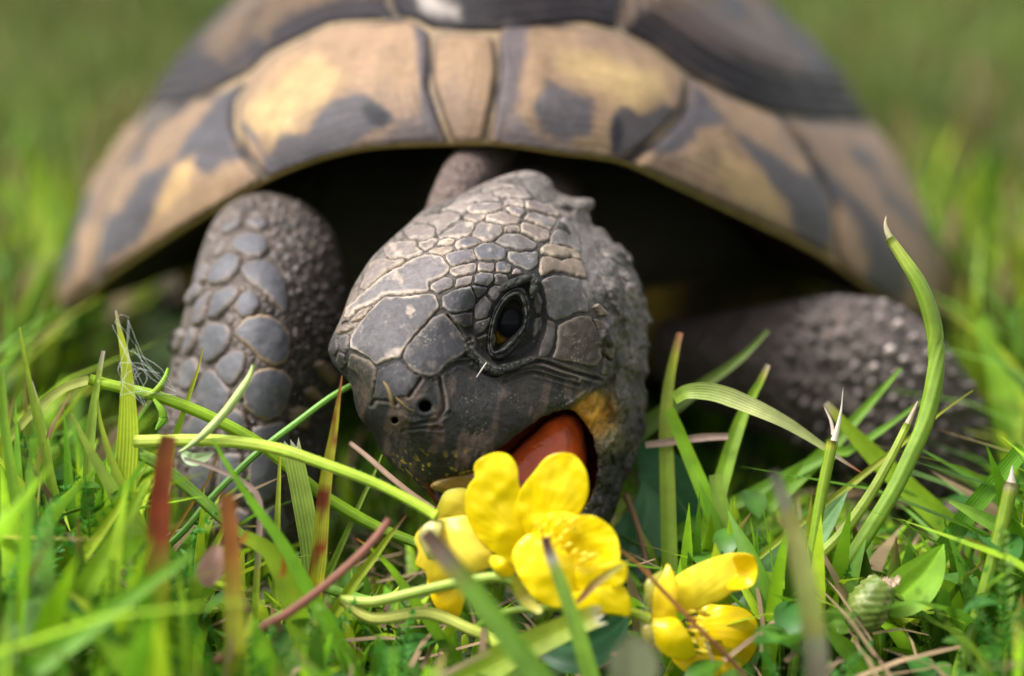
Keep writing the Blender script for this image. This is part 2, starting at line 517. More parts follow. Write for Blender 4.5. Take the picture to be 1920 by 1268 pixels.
def head_front(XY, detail=True):
    XY = np.asarray(XY, float).reshape(-1, 2)
    X, Y = XY[:, 0], XY[:, 1]
    z = HEAD_D(XY)[:, 0] * .8
    do, _, _ = pdist(X, Y, OUT_SKULL, False)
    dm, _, _ = pdist(X, Y, [OUT_SKULL[-1]] + OUT_MOUTH + [OUT_SKULL[0]], False)
    z = z + .62 * gq(do / 120) + .10 * gq(dm / 20)
    # brow ridge and socket
    de, _, _ = pdist(X, Y, EYE_IN); ine = inpoly(X, Y, EYE_IN)
    z = z + np.where(ine, .34 * sstep(0, 12, de), 0)
    deo = np.hypot(X - 945, Y - 600)
    z = z + .10 * np.exp(-((deo - 66) / 16) ** 2)
    z = z - .10 * np.exp(-((X - 915) / 50) ** 2 - ((Y - 535) / 26) ** 2)
    # horn beak swelling, loreal step
    z = z - .06 * np.exp(-((X - 800) / 70) ** 2 - ((Y - 830) / 50) ** 2)
    if detail:
        for gl in GROOVES:
            d, _, _ = pdist(X, Y, spline(gl, 24), False)
            z = z + .045 * np.exp(-(d / 2.6) ** 2) - .012 * np.exp(-((d - 8) / 4) ** 2)
        for gl in WRINK:
            d, _, _ = pdist(X, Y, spline(gl, 24), False)
            z = z + .018 * np.exp(-(d / 3.) ** 2) - .010 * np.exp(-((d - 6) / 3) ** 2)
        sg = -((X - 1060) * (712 - 772) - (Y - 772) * (1136 - 1060)) / 97.
        z = z + .14 * sstep(0, 5, sg) * np.exp(-(np.hypot(X - 1105, Y - 770) / 50) ** 4) - .03 * np.exp(-((sg + 5) / 5) ** 2) * np.exp(-(np.hypot(X - 1100, Y - 745) / 60) ** 4)
        z = z + .02 * np.sin((X + Y * .6) * .32) * np.exp(-(np.hypot(X - 1130, Y - 790) / 45) ** 4)
        # nostrils
        for (nx, ny, r) in ((797, 762, 11.5), (741, 788, 6.5)):
            d = np.hypot((X - nx), (Y - ny) * 1.1)
            z = z + .38 * (1 - sstep(r - 3, r + .8, d)) - .018 * np.exp(-((d - r - 7) / 6) ** 2)
        P3 = W(X, Y, D0 + z)
        # neck / cheek warts and folds
        wart = np.clip(sstep(1085, 1150, X + .12 * (Y - 600)) * sstep(330, 380, Y), 0, 1)
        wart = np.maximum(wart, sstep(1030, 1060, X) * (1 - sstep(400, 470, Y)) * sstep(930, 1000, X))
        f1, f2, c = worley(P3, 2.6, 5)
        h = (1 - np.clip(f1 / .62, 0, 1)) ** .7
        g1, g2, cc = worley(P3, 7., 9)
        hh = (1 - np.clip(g1 / .65, 0, 1)) ** .8
        z = z - wart * (.20 * h + .06 * hh + .12 * fbm(P3, 3.2, 4, 3)) + wart * .08
        crn = (1 - sstep(420, 520, Y)) * (1 - sstep(1040, 1090, X)) + (1 - sstep(760, 830, X + .9 * (Y - 420))) * (1 - sstep(560, 640, Y))
        crn = np.clip(crn, 0, 1)
        k1, k2, kc = worley(P3 * np.array([1, .55, 1]), 4.2, 33)
        z = z + crn * (.022 * (1 - sstep(.02, .14, k2 - k1)) - .012 * (kc - .5))
        # horn texture of the beak
        beak = sstep(640, 740, Y) * (1 - sstep(1090, 1130, X))
        st = fbm(np.stack([X * .012 + Y * .02, Y * .055 - X * .02, X * 0], 1), 1, 4, 21)
        z = z - .012 * beak * st - .008 * (1 - wart) * fbm(P3, 6, 4, 31)
    return z

def head_world(XY, h=0.0):
    """point h cm proud of the head surface, and its normal"""
    XY = np.asarray(XY, float)
    e = 3.0
    z0 = head_front(XY, False)
    P = W(XY[:, 0], XY[:, 1], D0 + z0)
    A = W(XY[:, 0] + e, XY[:, 1], D0 + head_front(XY + (e, 0), False)) - P
    B = W(XY[:, 0], XY[:, 1] + e, D0 + head_front(XY + (0, e), False)) - P
    n = np.cross(A, B)
    n /= np.linalg.norm(n, axis=1, keepdims=True)
    s = np.sign((n * (CAM - P)).sum(1)); n *= s[:, None]
    return P + n * np.asarray(h)[:, None], n

TAN = (.36, .29, .235); GREY = (.18, .178, .20); DARK = (.045, .043, .046); PALE = (.60, .49, .39)
BLUE = (.17, .175, .205); MUD = (.23, .18, .14); BRN = (.12, .095, .08); OLV = (.11, .10, .045)
HP = []   # (polygon, centre colour, edge colour, thickness, edge width px, kind)
def hp(P, c=GREY, e=PALE, th=.030, ew=5., lab=None): HP.append((P, c, e, th, ew, lab))
# crown
hp(cD([(330,800),(400,660),(590,425),(700,335),(860,330),(1100,300),(1240,300),(1292,400),(1290,470),(1200,550),(1050,720),(930,880),(880,990),(700,1030),(620,1083),(540,1000),(400,912),(322,895)]), (.20,.195,.215), PALE, .035, 7, "big smooth grey plate with pale flecks on the snout")
hp(cD([(352,388),(520,240),(720,75),(950,-50),(1150,-138),(1330,-103),(1412,12),(1385,90),(1290,140),(1180,185),(1195,275),(1100,292),(860,320),(700,322),(590,412),(440,462),(340,560),(262,570),(290,440)]), (.24,.225,.235), PALE, .03, 9)
hp(cA([(1155,1005),(1245,950),(1425,940),(1455,985),(1330,1047)]), TAN, PALE)
hp(cA([(1250,943),(1290,885),(1370,855),(1475,865),(1432,935)]), TAN, PALE)
hp(cA([(1440,935),(1480,882),(1560,852),(1640,838),(1765,895),(1650,962),(1480,982)]), GREY, PALE)
hp(cA([(1337,1047),(1457,987),(1650,966),(1700,1095),(1560,1130),(1425,1165)]), (.22,.21,.235), PALE)
hp(cB([(-79,965),(30,902),(150,905),(275,970),(284,1020),(265,1092),(170,1103),(-27,1093)]), BLUE, PALE)
hp(cA([(1262,845),(1410,745),(1440,720),(1550,665),(1690,692),(1635,825),(1500,858),(1400,845),(1300,872)]), (.26,.24,.235), PALE)
hp(cA([(1545,655),(1555,600),(1812,595),(1765,665),(1700,690)]), (.30,.265,.25), PALE)
hp(cB([(-89,825),(-29,692),(40,680),(240,720),(250,790),(150,885),(40,892),(-50,850)]), (.24,.22,.22), PALE)
hp(cB([(45,667),(85,595),(250,557),(440,642),(430,692),(250,713)]), (.31,.26,.24), PALE)
hp(cB([(260,718),(420,707),(440,797),(280,790),(255,765)]), (.3,.26,.23), PALE)
hp(cB([(260,522),(320,507),(420,517),(512,552),(445,635),(330,590)]), (.23,.215,.235), PALE)
hp(cB([(-170,545),(-90,478),(140,463),(255,517),(245,545),(80,592),(-90,592)]), (.27,.24,.24), PALE)
hp(cB([(250,460),(300,425),(470,442),(490,540),(420,512),(330,500),(265,508)]), (.28,.25,.255), PALE)
hp(cB([(475,452),(560,436),(750,490),(887,587),(830,627),(650,580),(520,545),(495,530)]), (.29,.25,.25), PALE)
hp(cB([(455,647),(525,557),(650,590),(837,637),(815,710),(760,772),(600,705)]), (.25,.235,.235), PALE)
hp(cB([(430,720),(460,670),(600,712),(757,782),(742,880),(640,897),(530,832),(445,792)]), (.29,.25,.225), PALE)
hp(cB([(140,897),(260,802),(440,802),(622,902),(612,967),(450,997),(280,952)]), (.22,.20,.20), (.38,.33,.29))
hp(cB([(290,978),(450,1003),(612,987),(632,1050),(627,1150),(520,1212),(450,1182),(360,1140),(282,1080)]), (.17,.17,.185), (.42,.38,.3))
hp(cB([(-150,420),(-60,370),(120,390),(240,430),(240,462),(130,455),(-80,470),(-180,520)]), (.3,.265,.255), (.42,.36,.32))
hp(cB([(130,350),(300,310),(480,340),(560,400),(560,428),(470,435),(300,418),(235,425),(130,385)]), (.32,.28,.26), (.42,.36,.32))
hp(cB([(0,330),(60,270),(200,235),(330,260),(430,330),(300,305),(130,345),(20,375)]), (.33,.285,.26), (.44,.38,.33))
# brow rows
hp(cE([(35,132),(303,76),(312,180),(230,210),(80,242),(5,190)]), (.24,.21,.21), PALE, .03, 5)
hp(cE([(313,75),(508,85),(502,180),(320,180)]), (.25,.225,.235), PALE, .03, 5)
hp(cE([(516,72),(616,60),(700,108),(670,190),(510,180)]), BLUE, PALE, .03, 5)
hp(cE([(715,125),(832,187),(780,215),(672,205)]), (.24,.2,.2), (.4,.33,.3))
hp(cE([(80,250),(272,215),(262,300),(150,347),(70,352)]), (.24,.21,.215), (.5,.41,.32))
hp(cE([(278,218),(350,180),(488,190),(477,272),(432,332),(270,307)]), (.18,.18,.2), (.45,.38,.34), .035)
hp(cE([(493,190),(620,195),(657,260),(640,320),(580,337),(488,307)]), (.13,.125,.14), (.32,.27,.24), .035)
hp(cD([(1187,200),(1380,100),(1453,150),(1448,222),(1290,302),(1200,272)]), (.24,.22,.235), PALE, .03)
hp(cD([(1308,330),(1450,245),(1622,200),(1645,262),(1685,370),(1655,462),(1500,503),(1400,503),(1308,452)]), (.15,.155,.18), (.33,.29,.27), .05, 6)
hp(cE([(245,322),(300,312),(427,337),(412,400),(310,472),(270,400)]), (.10,.105,.125), (.2,.18,.19), .05)
hp(cE([(428,362),(490,315),(592,345),(602,390),(550,450),(490,502),(430,425)]), (.095,.09,.09), (.19,.165,.15), .045)
hp(cE([(285,545),(400,432),(470,502),(442,602),(400,682),(290,702)]), (.085,.083,.088), (.2,.17,.15), .05)
hp(cE([(20,642),(120,612),(272,602),(272,690),(277,775),(150,785),(60,742)]), (.075,.078,.078), (.17,.15,.12), .05)
hp(cE([(288,712),(462,652),(442,760),(350,852),(290,852),(280,780)]), (.065,.062,.06), (.14,.12,.1), .045)
hp(cE([(440,780),(500,850),(490,1052),(460,1072),(425,1052),(430,900)]), (.13,.12,.04), (.17,.15,.07), .05)
hp(cE([(290,875),(432,832),(425,1045),(340,970)]), (.06,.055,.03), (.11,.095,.06), .04)
# loreal and nose
hp(cD([(1330,492),(1420,592),(1520,742),(1602,872),(1540,965),(1440,1022),(1350,1085),(1270,1182),(1180,1202),(1080,1192),(980,1132),(900,1022),(888,960),(950,840),(1080,700),(1200,560)]), (.135,.135,.155), (.30,.25,.22), .05, 8, "large smooth dark blue-grey plate in front of the eye")
hp(cG([(622,20),(870,-78),(930,-30),(1000,60),(1078,112),(1045,170),(960,300),(800,340),(605,338),(612,120)]), (.095,.095,.11), (.17,.15,.14), .03, 5)
hp(cD([(325,925),(540,1003),(617,1095),(603,1300),(575,1455),(500,1320),(440,1200),(385,1130),(300,1080)]), (.10,.09,.08), (.24,.19,.13), .025, 8)
hp(cD([(172,1005),(212,902),(290,960),(290,1082),(222,1122)]), (.07,.068,.065), (.14,.12,.1), .03)
hp(cD([(97,902),(142,802),(200,762),(215,882),(170,982),(122,942)]), (.11,.10,.095), (.2,.17,.15), .03)
hp(cD([(210,770),(330,722),(305,920),(288,950),(215,882)]), (.16,.145,.14), (.3,.25,.22), .03)
hp(cD([(330,612),(440,482),(582,422),(520,522),(430,592)]), (.3,.25,.22), (.46,.36,.27), .04, 4)
hp(cD([(200,745),(165,692),(280,618),(382,660),(300,718)]), (.3,.255,.22), (.42,.34,.25), .04, 4)
hp(cD([(180,680),(262,580),(430,475),(330,560),(320,605),(270,612)]), (.32,.27,.24), (.45,.37,.28), .03, 4)
# far side of the crown
hp(cA([(700,1062),(770,1092),(905,1070),(945,1100),(860,1150),(720,1232),(640,1300),(500,1420),(430,1400),(480,1240),(570,1090)]), (.31,.27,.25), (.48,.39,.29), .035, 6)
hp(cA([(710,1055),(690,970),(760,900),(900,880),(1050,885),(1045,945),(1150,1000),(940,1095),(900,1062),(775,1085)]), (.3,.265,.25), PALE, .03)
hp(cA([(960,865),(900,800),(1000,720),(1120,700),(1250,740),(1260,835),(1100,900),(1060,870)]), (.31,.27,.255), (.44,.37,.31), .03)
hp(cA([(1060,900),(1250,845),(1290,880),(1240,945),(1155,998),(1060,945)]), (.3,.265,.255), PALE, .03)
hp(cA([(1010,690),(1100,620),(1240,590),(1400,560),(1540,600),(1520,650),(1400,730),(1265,830),(1255,730),(1130,690)]), (.33,.285,.265), (.44,.38,.33), .025)
hp(cA([(1250,575),(1400,490),(1560,430),(1700,440),(1610,540),(1560,590),(1400,550)]), (.33,.285,.27), (.44,.38,.33), .025)
# temple
hp(cB([(640,962),(700,905),(900,942),(1040,992),(1090,1082),(1060,1102),(980,1060),(880,1077),(800,1077),(650,1032)]), (.42,.35,.27), (.5,.42,.32), .05, 4, "pale peeling tan scale behind the brow")
hp(cB([(760,802),(830,722),(870,622),(900,602),(980,702),(1080,852),(1100,1002),(1030,982),(880,932),(742,925)]), (.25,.235,.235), (.36,.31,.28), .02, 8)
hp(cE([(983,60),(1010,10),(1100,22),(1200,52),(1340,22),(1410,62),(1440,72),(1503,252),(1440,252),(1300,207),(1120,182),(1010,242),(978,180)]), (.32,.26,.21), (.42,.34,.26), .045, 4)
hp(cE([(1000,262),(1120,202),(1300,222),(1430,262),(1460,382),(1533,562),(1522,622),(1380,627),(1160,717),(1055,632),(1050,452)]), (.12,.12,.125), (.2,.175,.15), .035, 6)
hp(cE([(1180,742),(1380,642),(1540,642),(1600,762),(1650,1002),(1660,1132),(1600,1202),(1300,1152),(1110,1122),(1160,962)]), (.15,.12,.10), (.27,.215,.165), .03, 9)
hp(cE([(1060,662),(1165,737),(1150,952),(1090,1092),(960,1112),(985,950),(1060,802)]), (.085,.075,.07), (.16,.13,.11), .025, 6)
hp(cE([(930,372),(980,352),(1030,502),(1003,640),(940,622),(908,502)]), (.11,.10,.10), (.16,.14,.13), .04)
hp(cE([(930,662),(1022,662),(1022,762),(960,862),(905,900)]), (.10,.09,.09), (.15,.13,.12), .04)
hp(cE([(1560,560),(1600,500),(1700,600),(1720,650),(1640,660)]), (.3,.24,.18), (.4,.33,.25), .06)
hp(cE([(1560,660),(1640,680),(1750,820),(1800,1000),(1780,1150),(1690,1050),(1640,900)]), (.17,.14,.11), (.26,.21,.16), .03, 6)
hp(cE([(1670,1060),(1780,1170),(1700,1300),(1640,1290),(1665,1150)]), (.10,.10,.08), (.2,.18,.11), .03, 5)

def build_plate(P, c, e, th, ew, surf, sp, name, mat, parent, gap=1.5, lab=None, seed=0, rings=0, dome=0.0, bevel=5.0, rimd=2.0, jit=0.0, fleck=.35):
    P = spline(chaikin(P, 1, .15), max(24, int(len(P) * 5)), True)
    P = inset(P, gap) + jit * np.stack([vnoise(P, .16, seed + 3), vnoise(P, .16, seed + 4)], 1)
    XY, F, d = gridmesh(P, sp)
    if len(XY) < 4 or not F: return None
    dmax = max(d.max(), 1e-3)
    bev = min(bevel, dmax * .7)
    h = -.03 + (th + .03) * np.sqrt(np.clip(1 - (1 - np.clip(d / bev, 0, 1)) ** 2, 0, 1))
    h = h + dome * (1 - (1 - np.clip(d / dmax, 0, 1)) ** 2)
    Vn, n = surf(XY, h)
    n1 = fbm(Vn, 4.0, 4, seed); n2 = vnoise(Vn, 14, seed + 7)
    h2 = (.012 * n1 + .004 * n2) * np.clip(d / bev, 0, 1)
    if rings: h2 = h2 + rings * np.sin(d * .55) * np.clip(d / 10, 0, 1) * (1 - sstep(60, 110, d))
    Vn = Vn + n * h2[:, None]
    t = 1 - sstep(ew * .25, ew * (1.1 + .5 * n1), d + 2.2 * n2)
    col = lerp(np.array(c)[None], np.array(e)[None], np.clip(t, 0, 1)[:, None])
    fl = sstep(.2, .5, fbm(Vn * np.array([1, .6, 1]), 9, 4, seed + 40))[:, None] * fleck
    col = lerp(col, np.array(e)[None], fl * (1 - t[:, None] * .5))
    col = col * (1 + .16 * n1[:, None])
    col = col * (.16 + .84 * sstep(.3, rimd, d))[:, None]
    o = mesh_obj(name, Vn, F, mat, parent, col)
    if lab: o["label"] = lab
    return o

def build_head():
    sp = 2.0
    P = HEAD_POLY
    XY, F, d = gridmesh(P, sp)
    zf = head_front(XY, True)
    th = 1.25 * np.sqrt(np.clip(1 - (1 - np.clip(d / 110, 0, 1)) ** 2, 0, 1))
    # colours
    anchors = [(760,700,*DARK),(800,780,.04,.042,.045),(740,820,.045,.043,.04),(860,820,.05,.047,.044),(810,885,.085,.072,.03),(930,760,.075,.062,.055),(1000,740,.12,.095,.08),
     (900,720,.055,.052,.052),(950,790,.085,.06,.05),(1060,730,.06,.058,.05),(1110,720,.08,.08,.05),(960,600,.025,.027,.024),(900,660,.05,.05,.035),(1000,600,.045,.042,.042),(1005,660,.07,.06,.052),(990,520,.06,.055,.05),
     (680,600,*TAN),(720,500,.33,.28,.24),(850,420,.34,.29,.26),(950,360,.36,.31,.28),(1080,400,.34,.29,.26),(1090,500,.28,.25,.23),(1150,500,.33,.285,.255),(1190,560,.32,.27,.24),
     (1140,600,.27,.23,.2),(1190,650,.30,.26,.22),(1150,680,.16,.15,.10),(1180,740,.20,.18,.15),(1190,800,.14,.12,.11),(1110,755,.42,.30,.045),(1135,790,.40,.28,.05),(1150,830,.2,.17,.07),
     (1160,870,.09,.08,.06),(1150,930,.07,.065,.045),(1100,850,.14,.08,.03),(1050,1020,.06,.05,.03),(640,670,.09,.085,.08),(670,760,.09,.08,.072),(700,830,.08,.07,.06),(1040,560,.1,.09,.085)]
    C = idw(XY, anchors, 3.2)
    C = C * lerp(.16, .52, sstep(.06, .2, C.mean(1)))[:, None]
    sx_, sy_ = XY[:, 0], XY[:, 1]
    sgn = (sx_ - 1060) * (712 - 772) - (sy_ - 772) * (1136 - 1060); sgn = -sgn / 97.
    ym = sstep(0, 3, sgn) * np.exp(-(np.hypot(sx_ - 1108, sy_ - 776) / 40) ** 4)
    C = lerp(C, np.array([.50, .24, .014])[None] * (1 + .5 * fbm(XY, .05, 3, 14))[:, None], (ym * .9)[:, None])
    P3 = W(XY[:, 0], XY[:, 1], D0 + zf)
    inany = np.zeros(len(XY), bool)
    for q in HP:
        Q = np.array(q[0]); lo = Q.min(0) - 3; hi = Q.max(0) + 3
        m = (XY[:, 0] > lo[0]) & (XY[:, 0] < hi[0]) & (XY[:, 1] > lo[1]) & (XY[:, 1] < hi[1]) & ~inany
        if m.any():
            sub = inpoly(XY[m, 0], XY[m, 1], Q)
            idxm = np.where(m)[0]; inany[idxm[sub]] = True
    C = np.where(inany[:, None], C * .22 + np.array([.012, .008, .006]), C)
    for gl in GROOVES:
        dd, _, _ = pdist(XY[:, 0], XY[:, 1], spline(gl, 24), False)
        C = C * (1 - .6 * np.exp(-(dd / 2.4) ** 2))[:, None]
        C = C + .06 * np.exp(-((dd - 6) / 3) ** 2)[:, None] * np.array([1, .85, .7])
    crn = (1 - sstep(420, 520, XY[:, 1])) * (1 - sstep(1040, 1090, XY[:, 0])) + (1 - sstep(760, 830, XY[:, 0] + .9 * (XY[:, 1] - 420))) * (1 - sstep(560, 640, XY[:, 1]))
    crn = np.clip(crn, 0, 1) * (~inany)
    k1, k2, kc = worley(P3 * np.array([1, .55, 1]), 4.2, 33)
    C = C * (1 - crn * .6 * (1 - sstep(.02, .12, k2 - k1)) + crn * .3 * (kc - .5))[:, None]
    f1, f2, cid = worley(P3, 2.6, 5)
    w = sstep(1085, 1150, XY[:, 0])
    C = C * (1 + (w * (.35 * (1 - f1 / .5)))[:, None].clip(-.5, .5))
    # brown abrasion streaks on the horn of the beak
    wq = sstep(1085, 1150, XY[:, 0])
    st = fbm(np.stack([XY[:, 0] * .05 + XY[:, 1] * .012, XY[:, 1] * .018, XY[:, 0] * 0], 1), 1, 4, 77)
    bk = sstep(690, 740, XY[:, 1]) * (1 - sstep(1090, 1120, XY[:, 0]))
    C = lerp(C, np.array([.15, .095, .065])[None], (bk * sstep(.05, .4, st) * .42)[:, None])
    C = C * (1 - wq * .5 * sstep(-.1, .4, fbm(P3, 2.6, 4, 61)))[:, None]
    pol = bk * sstep(830, 880, XY[:, 1]) * (vnoise(P3, 22, 5) > .45)
    C = lerp(C, np.array([.35, .27, .02])[None], (pol * .8)[:, None])
    for (nx, ny, r) in ((797, 762, 11), (741, 788, 6)):
        dd = np.hypot(XY[:, 0] - nx, (XY[:, 1] - ny) * 1.1)
        C = C * (.1 + .9 * sstep(r - 4, r + 1, dd))[:, None]
    Vf = P3
    Vb = W(XY[:, 0], XY[:, 1], D0 + np.maximum(zf, HEAD_D(XY)[:, 0]) * 0 + zf + th)
    n = len(XY)
    bound = d <= 0
    Fb = [tuple((i if bound[i] else i + n) for i in reversed(f)) for f in F]
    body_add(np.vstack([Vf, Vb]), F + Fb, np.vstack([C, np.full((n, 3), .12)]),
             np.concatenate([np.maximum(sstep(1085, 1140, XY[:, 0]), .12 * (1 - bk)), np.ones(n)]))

build_head()

def tube_verts(path, radii, nseg=12, squash=1.0):
    P = np.asarray(path, float); n = len(P)
    T = np.gradient(P, axis=0); T /= np.linalg.norm(T, axis=1, keepdims=True) + 1e-9
    ref = np.array([0, 0, 1.]) if abs(T[0, 2]) < .9 else np.array([1., 0, 0])
    A = np.cross(T, ref); A /= np.linalg.norm(A, axis=1, keepdims=True) + 1e-9
    B = np.cross(T, A)
    a = np.linspace(0, 2 * np.pi, nseg, endpoint=False)
    V = P[:, None] + radii[:, None, None] * (np.cos(a)[None, :, None] * A[:, None] * squash + np.sin(a)[None, :, None] * B[:, None])
    F = grid_faces(n, nseg, True)
    return V.reshape(-1, 3), F, a

# ---- legs: closed reliefs with their own depth
def leg(outline, ctrl, Wp, R, T, sp, colf, hole_d=None, bump=.03):
    P = spline(outline, 120, True)
    D = TPS(ctrl, .02)
    XY, F, d = gridmesh(P, sp)
    def front(xy, detail=True):
        xy = np.asarray(xy, float).reshape(-1, 2)
        dd, _, _ = pdist(xy[:, 0], xy[:, 1], P)
        z = D(xy)[:, 0] + R * gq(dd / Wp)
        if detail:
            P3 = W(xy[:, 0], xy[:, 1], D0 + z)
            f1, f2, c = worley(P3, 4.5, 3)
            z = z - bump * (1 - np.clip(f1 / .6, 0, 1)) ** .7 - .03 * fbm(P3, 1.6, 3, 8)
        return z
    zf = front(XY)
    th = T * np.sqrt(np.clip(1 - (1 - np.clip(d / Wp, 0, 1)) ** 2, 0, 1))
    Vf = W(XY[:, 0], XY[:, 1], D0 + zf); Vb = W(XY[:, 0], XY[:, 1], D0 + zf + th)
    n = len(XY); bound = d <= 0
    Fb = [tuple((i if bound[i] else i + n) for i in reversed(f)) for f in F]
    C = colf(XY, Vf)
    body_add(np.vstack([Vf, Vb]), F + Fb, np.vstack([C, C * .8]))
    def surf(xy, h):
        xy = np.asarray(xy, float); e = 3.
        P0 = W(xy[:, 0], xy[:, 1], D0 + front(xy, False))
        A = W(xy[:, 0] + e, xy[:, 1], D0 + front(xy + (e, 0), False)) - P0
        B = W(xy[:, 0], xy[:, 1] + e, D0 + front(xy + (0, e), False)) - P0
        nn = np.cross(A, B); nn /= np.linalg.norm(nn, axis=1, keepdims=True) + 1e-9
        nn *= np.sign((nn * (CAM - P0)).sum(1))[:, None]
        return P0 + nn * np.asarray(h)[:, None], nn
    return surf, P

def cleft(XY, V):
    f1, f2, c = worley(V, 4.5, 3)
    base = lerp(np.array([.12, .095, .08]), np.array([.075, .06, .052]), sstep(480, 660, XY[:, 0] + .2 * (XY[:, 1] - 500))[:, None])
    base = base * (1.25 - .9 * np.clip(f1, 0, 1))[:, None]
    return base * (1 + .2 * fbm(V, 3, 3, 2)[:, None])
legL_out = [(478,362),(520,362),(565,376),(600,402),(628,440),(642,490),(652,540),(656,600),(652,660),(642,730),(630,800),(622,870),(610,940),(590,1000),(560,1060),(520,1110),(440,1130),(380,1110),
 (350,1050),(335,980),(312,900),(300,820),(305,750),(318,690),(335,630),(348,575),(362,520),(378,465),(400,415),(432,380)]
surfL, PL = leg(legL_out, [(480,400,2.2),(470,560,1.25),(450,720,1.0),(460,900,1.1),(470,1080,1.3),(620,560,2.0),(620,800,1.7),(350,700,1.6),(340,950,1.6)], 150, .8, 2.4, 4.0, cleft)

def cright(XY, V):
    f1, f2, c = worley(V, 4.5, 3)
    base = np.tile(np.array([.11, .085, .075]), (len(XY), 1))
    base = base * (1.25 - .9 * np.clip(f1, 0, 1))[:, None]
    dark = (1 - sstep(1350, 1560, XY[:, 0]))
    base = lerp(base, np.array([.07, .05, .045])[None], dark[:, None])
    return base
legR_out = [(1230,610),(1320,590),(1430,572),(1540,556),(1610,556),(1670,566),(1725,600),(1775,650),(1820,710),(1852,775),(1870,840),(1874,900),(1860,950),(1800,965),(1720,950),(1640,915),(1560,875),(1470,830),(1380,790),(1290,750),(1230,700)]
surfR, PR = leg(legR_out, [(1250,660,5.2),(1400,660,4.4),(1550,650,3.9),(1650,660,3.6),(1760,760,3.6),(1850,880,3.9),(1700,880,3.9),(1500,780,4.2)], 130, .8, 2.2, 5.0, cright, bump=.06)

# ---- neck and trunk inside the shell
def ellipsoid(c, r, nu=28, nv=36):
    u = np.linspace(.02, np.pi - .02, nu); v = np.linspace(0, 2 * np.pi, nv, endpoint=False)
    U, Vv = np.meshgrid(u, v, indexing='ij')
    V = np.stack([c[0] + r[0] * np.sin(U) * np.cos(Vv), c[1] + r[1] * np.sin(U) * np.sin(Vv), c[2] + r[2] * np.cos(U)], -1).reshape(-1, 3)
    return V, grid_faces(nu, nv, True)
npth = spline(np.vstack([W(1010, 560, 26.6), W(985, 500, 27.3), W(965, 450, 28.6), W(950, 420, 31.0), W(935, 400, 34.0)]), 24)
Vn, Fn, _ = tube_verts(npth, np.linspace(.62, 1.35, 24), 32)
nn = fbm(Vn, 1.5, 3, 4)
Vn = Vn + .08 * nn[:, None]
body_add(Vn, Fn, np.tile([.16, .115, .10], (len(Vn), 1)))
# loose fold of neck skin that shows left of the crown
fpth = spline(np.vstack([W(815, 470, 26.8), W(845, 390, 27.0), W(872, 335, 27.4), W(900, 305, 28.2), W(930, 285, 29.8)]), 20)
Vn, Fn, _ = tube_verts(fpth, np.linspace(.24, .36, 20), 20)
Vn = Vn + .03 * fbm(Vn, 4, 3, 4)[:, None]
body_add(Vn, Fn, np.tile([.12, .085, .072], (len(Vn), 1)) * (1 + .25 * fbm(Vn, 5, 3, 6))[:, None])
cx = float(W(935, 500, 35)[0])
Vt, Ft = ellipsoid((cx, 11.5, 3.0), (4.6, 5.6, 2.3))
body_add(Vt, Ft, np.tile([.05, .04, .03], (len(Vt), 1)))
# hind legs, tail
for sx in (-1, 1):
    pth = spline(np.array([[cx + sx * 2.5, 15, 2.6], [cx + sx * 4.2, 16, 1.9], [cx + sx * 4.9, 16.6, .9], [cx + sx * 5.0, 16.2, .1]]), 14)
    Vn, Fn, _ = tube_verts(pth, np.linspace(1.3, .75, 14), 18)
    body_add(Vn, Fn, np.tile([.14, .11, .09], (len(Vn), 1)))
pth = spline(np.array([[cx, 16.5, 2.4], [cx, 18.4, 1.6], [cx, 19.4, .9]]), 10)
Vn, Fn, _ = tube_verts(pth, np.linspace(.7, .12, 10), 14)
body_add(Vn, Fn, np.tile([.14, .11, .09], (len(Vn), 1)))
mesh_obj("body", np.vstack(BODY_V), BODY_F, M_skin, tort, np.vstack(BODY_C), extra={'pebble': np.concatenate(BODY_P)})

# ---- head scales
for i, (P, c, e, th, ew, lab) in enumerate(HP):
    A = np.array(P); size = np.ptp(A, axis=0).max()
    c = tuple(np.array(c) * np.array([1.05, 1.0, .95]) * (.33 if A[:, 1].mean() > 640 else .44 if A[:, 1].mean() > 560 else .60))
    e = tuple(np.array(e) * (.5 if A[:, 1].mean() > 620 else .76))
    build_plate(P, c, e, th * .62, ew * .85, head_world, 1.5 if size < 60 else 1.9, "head_scale", M_scale, tort, .55, lab, i * 11, dome=.006 if size < 90 else .010, bevel=2.6, rimd=1.3, jit=1.6, fleck=.55)

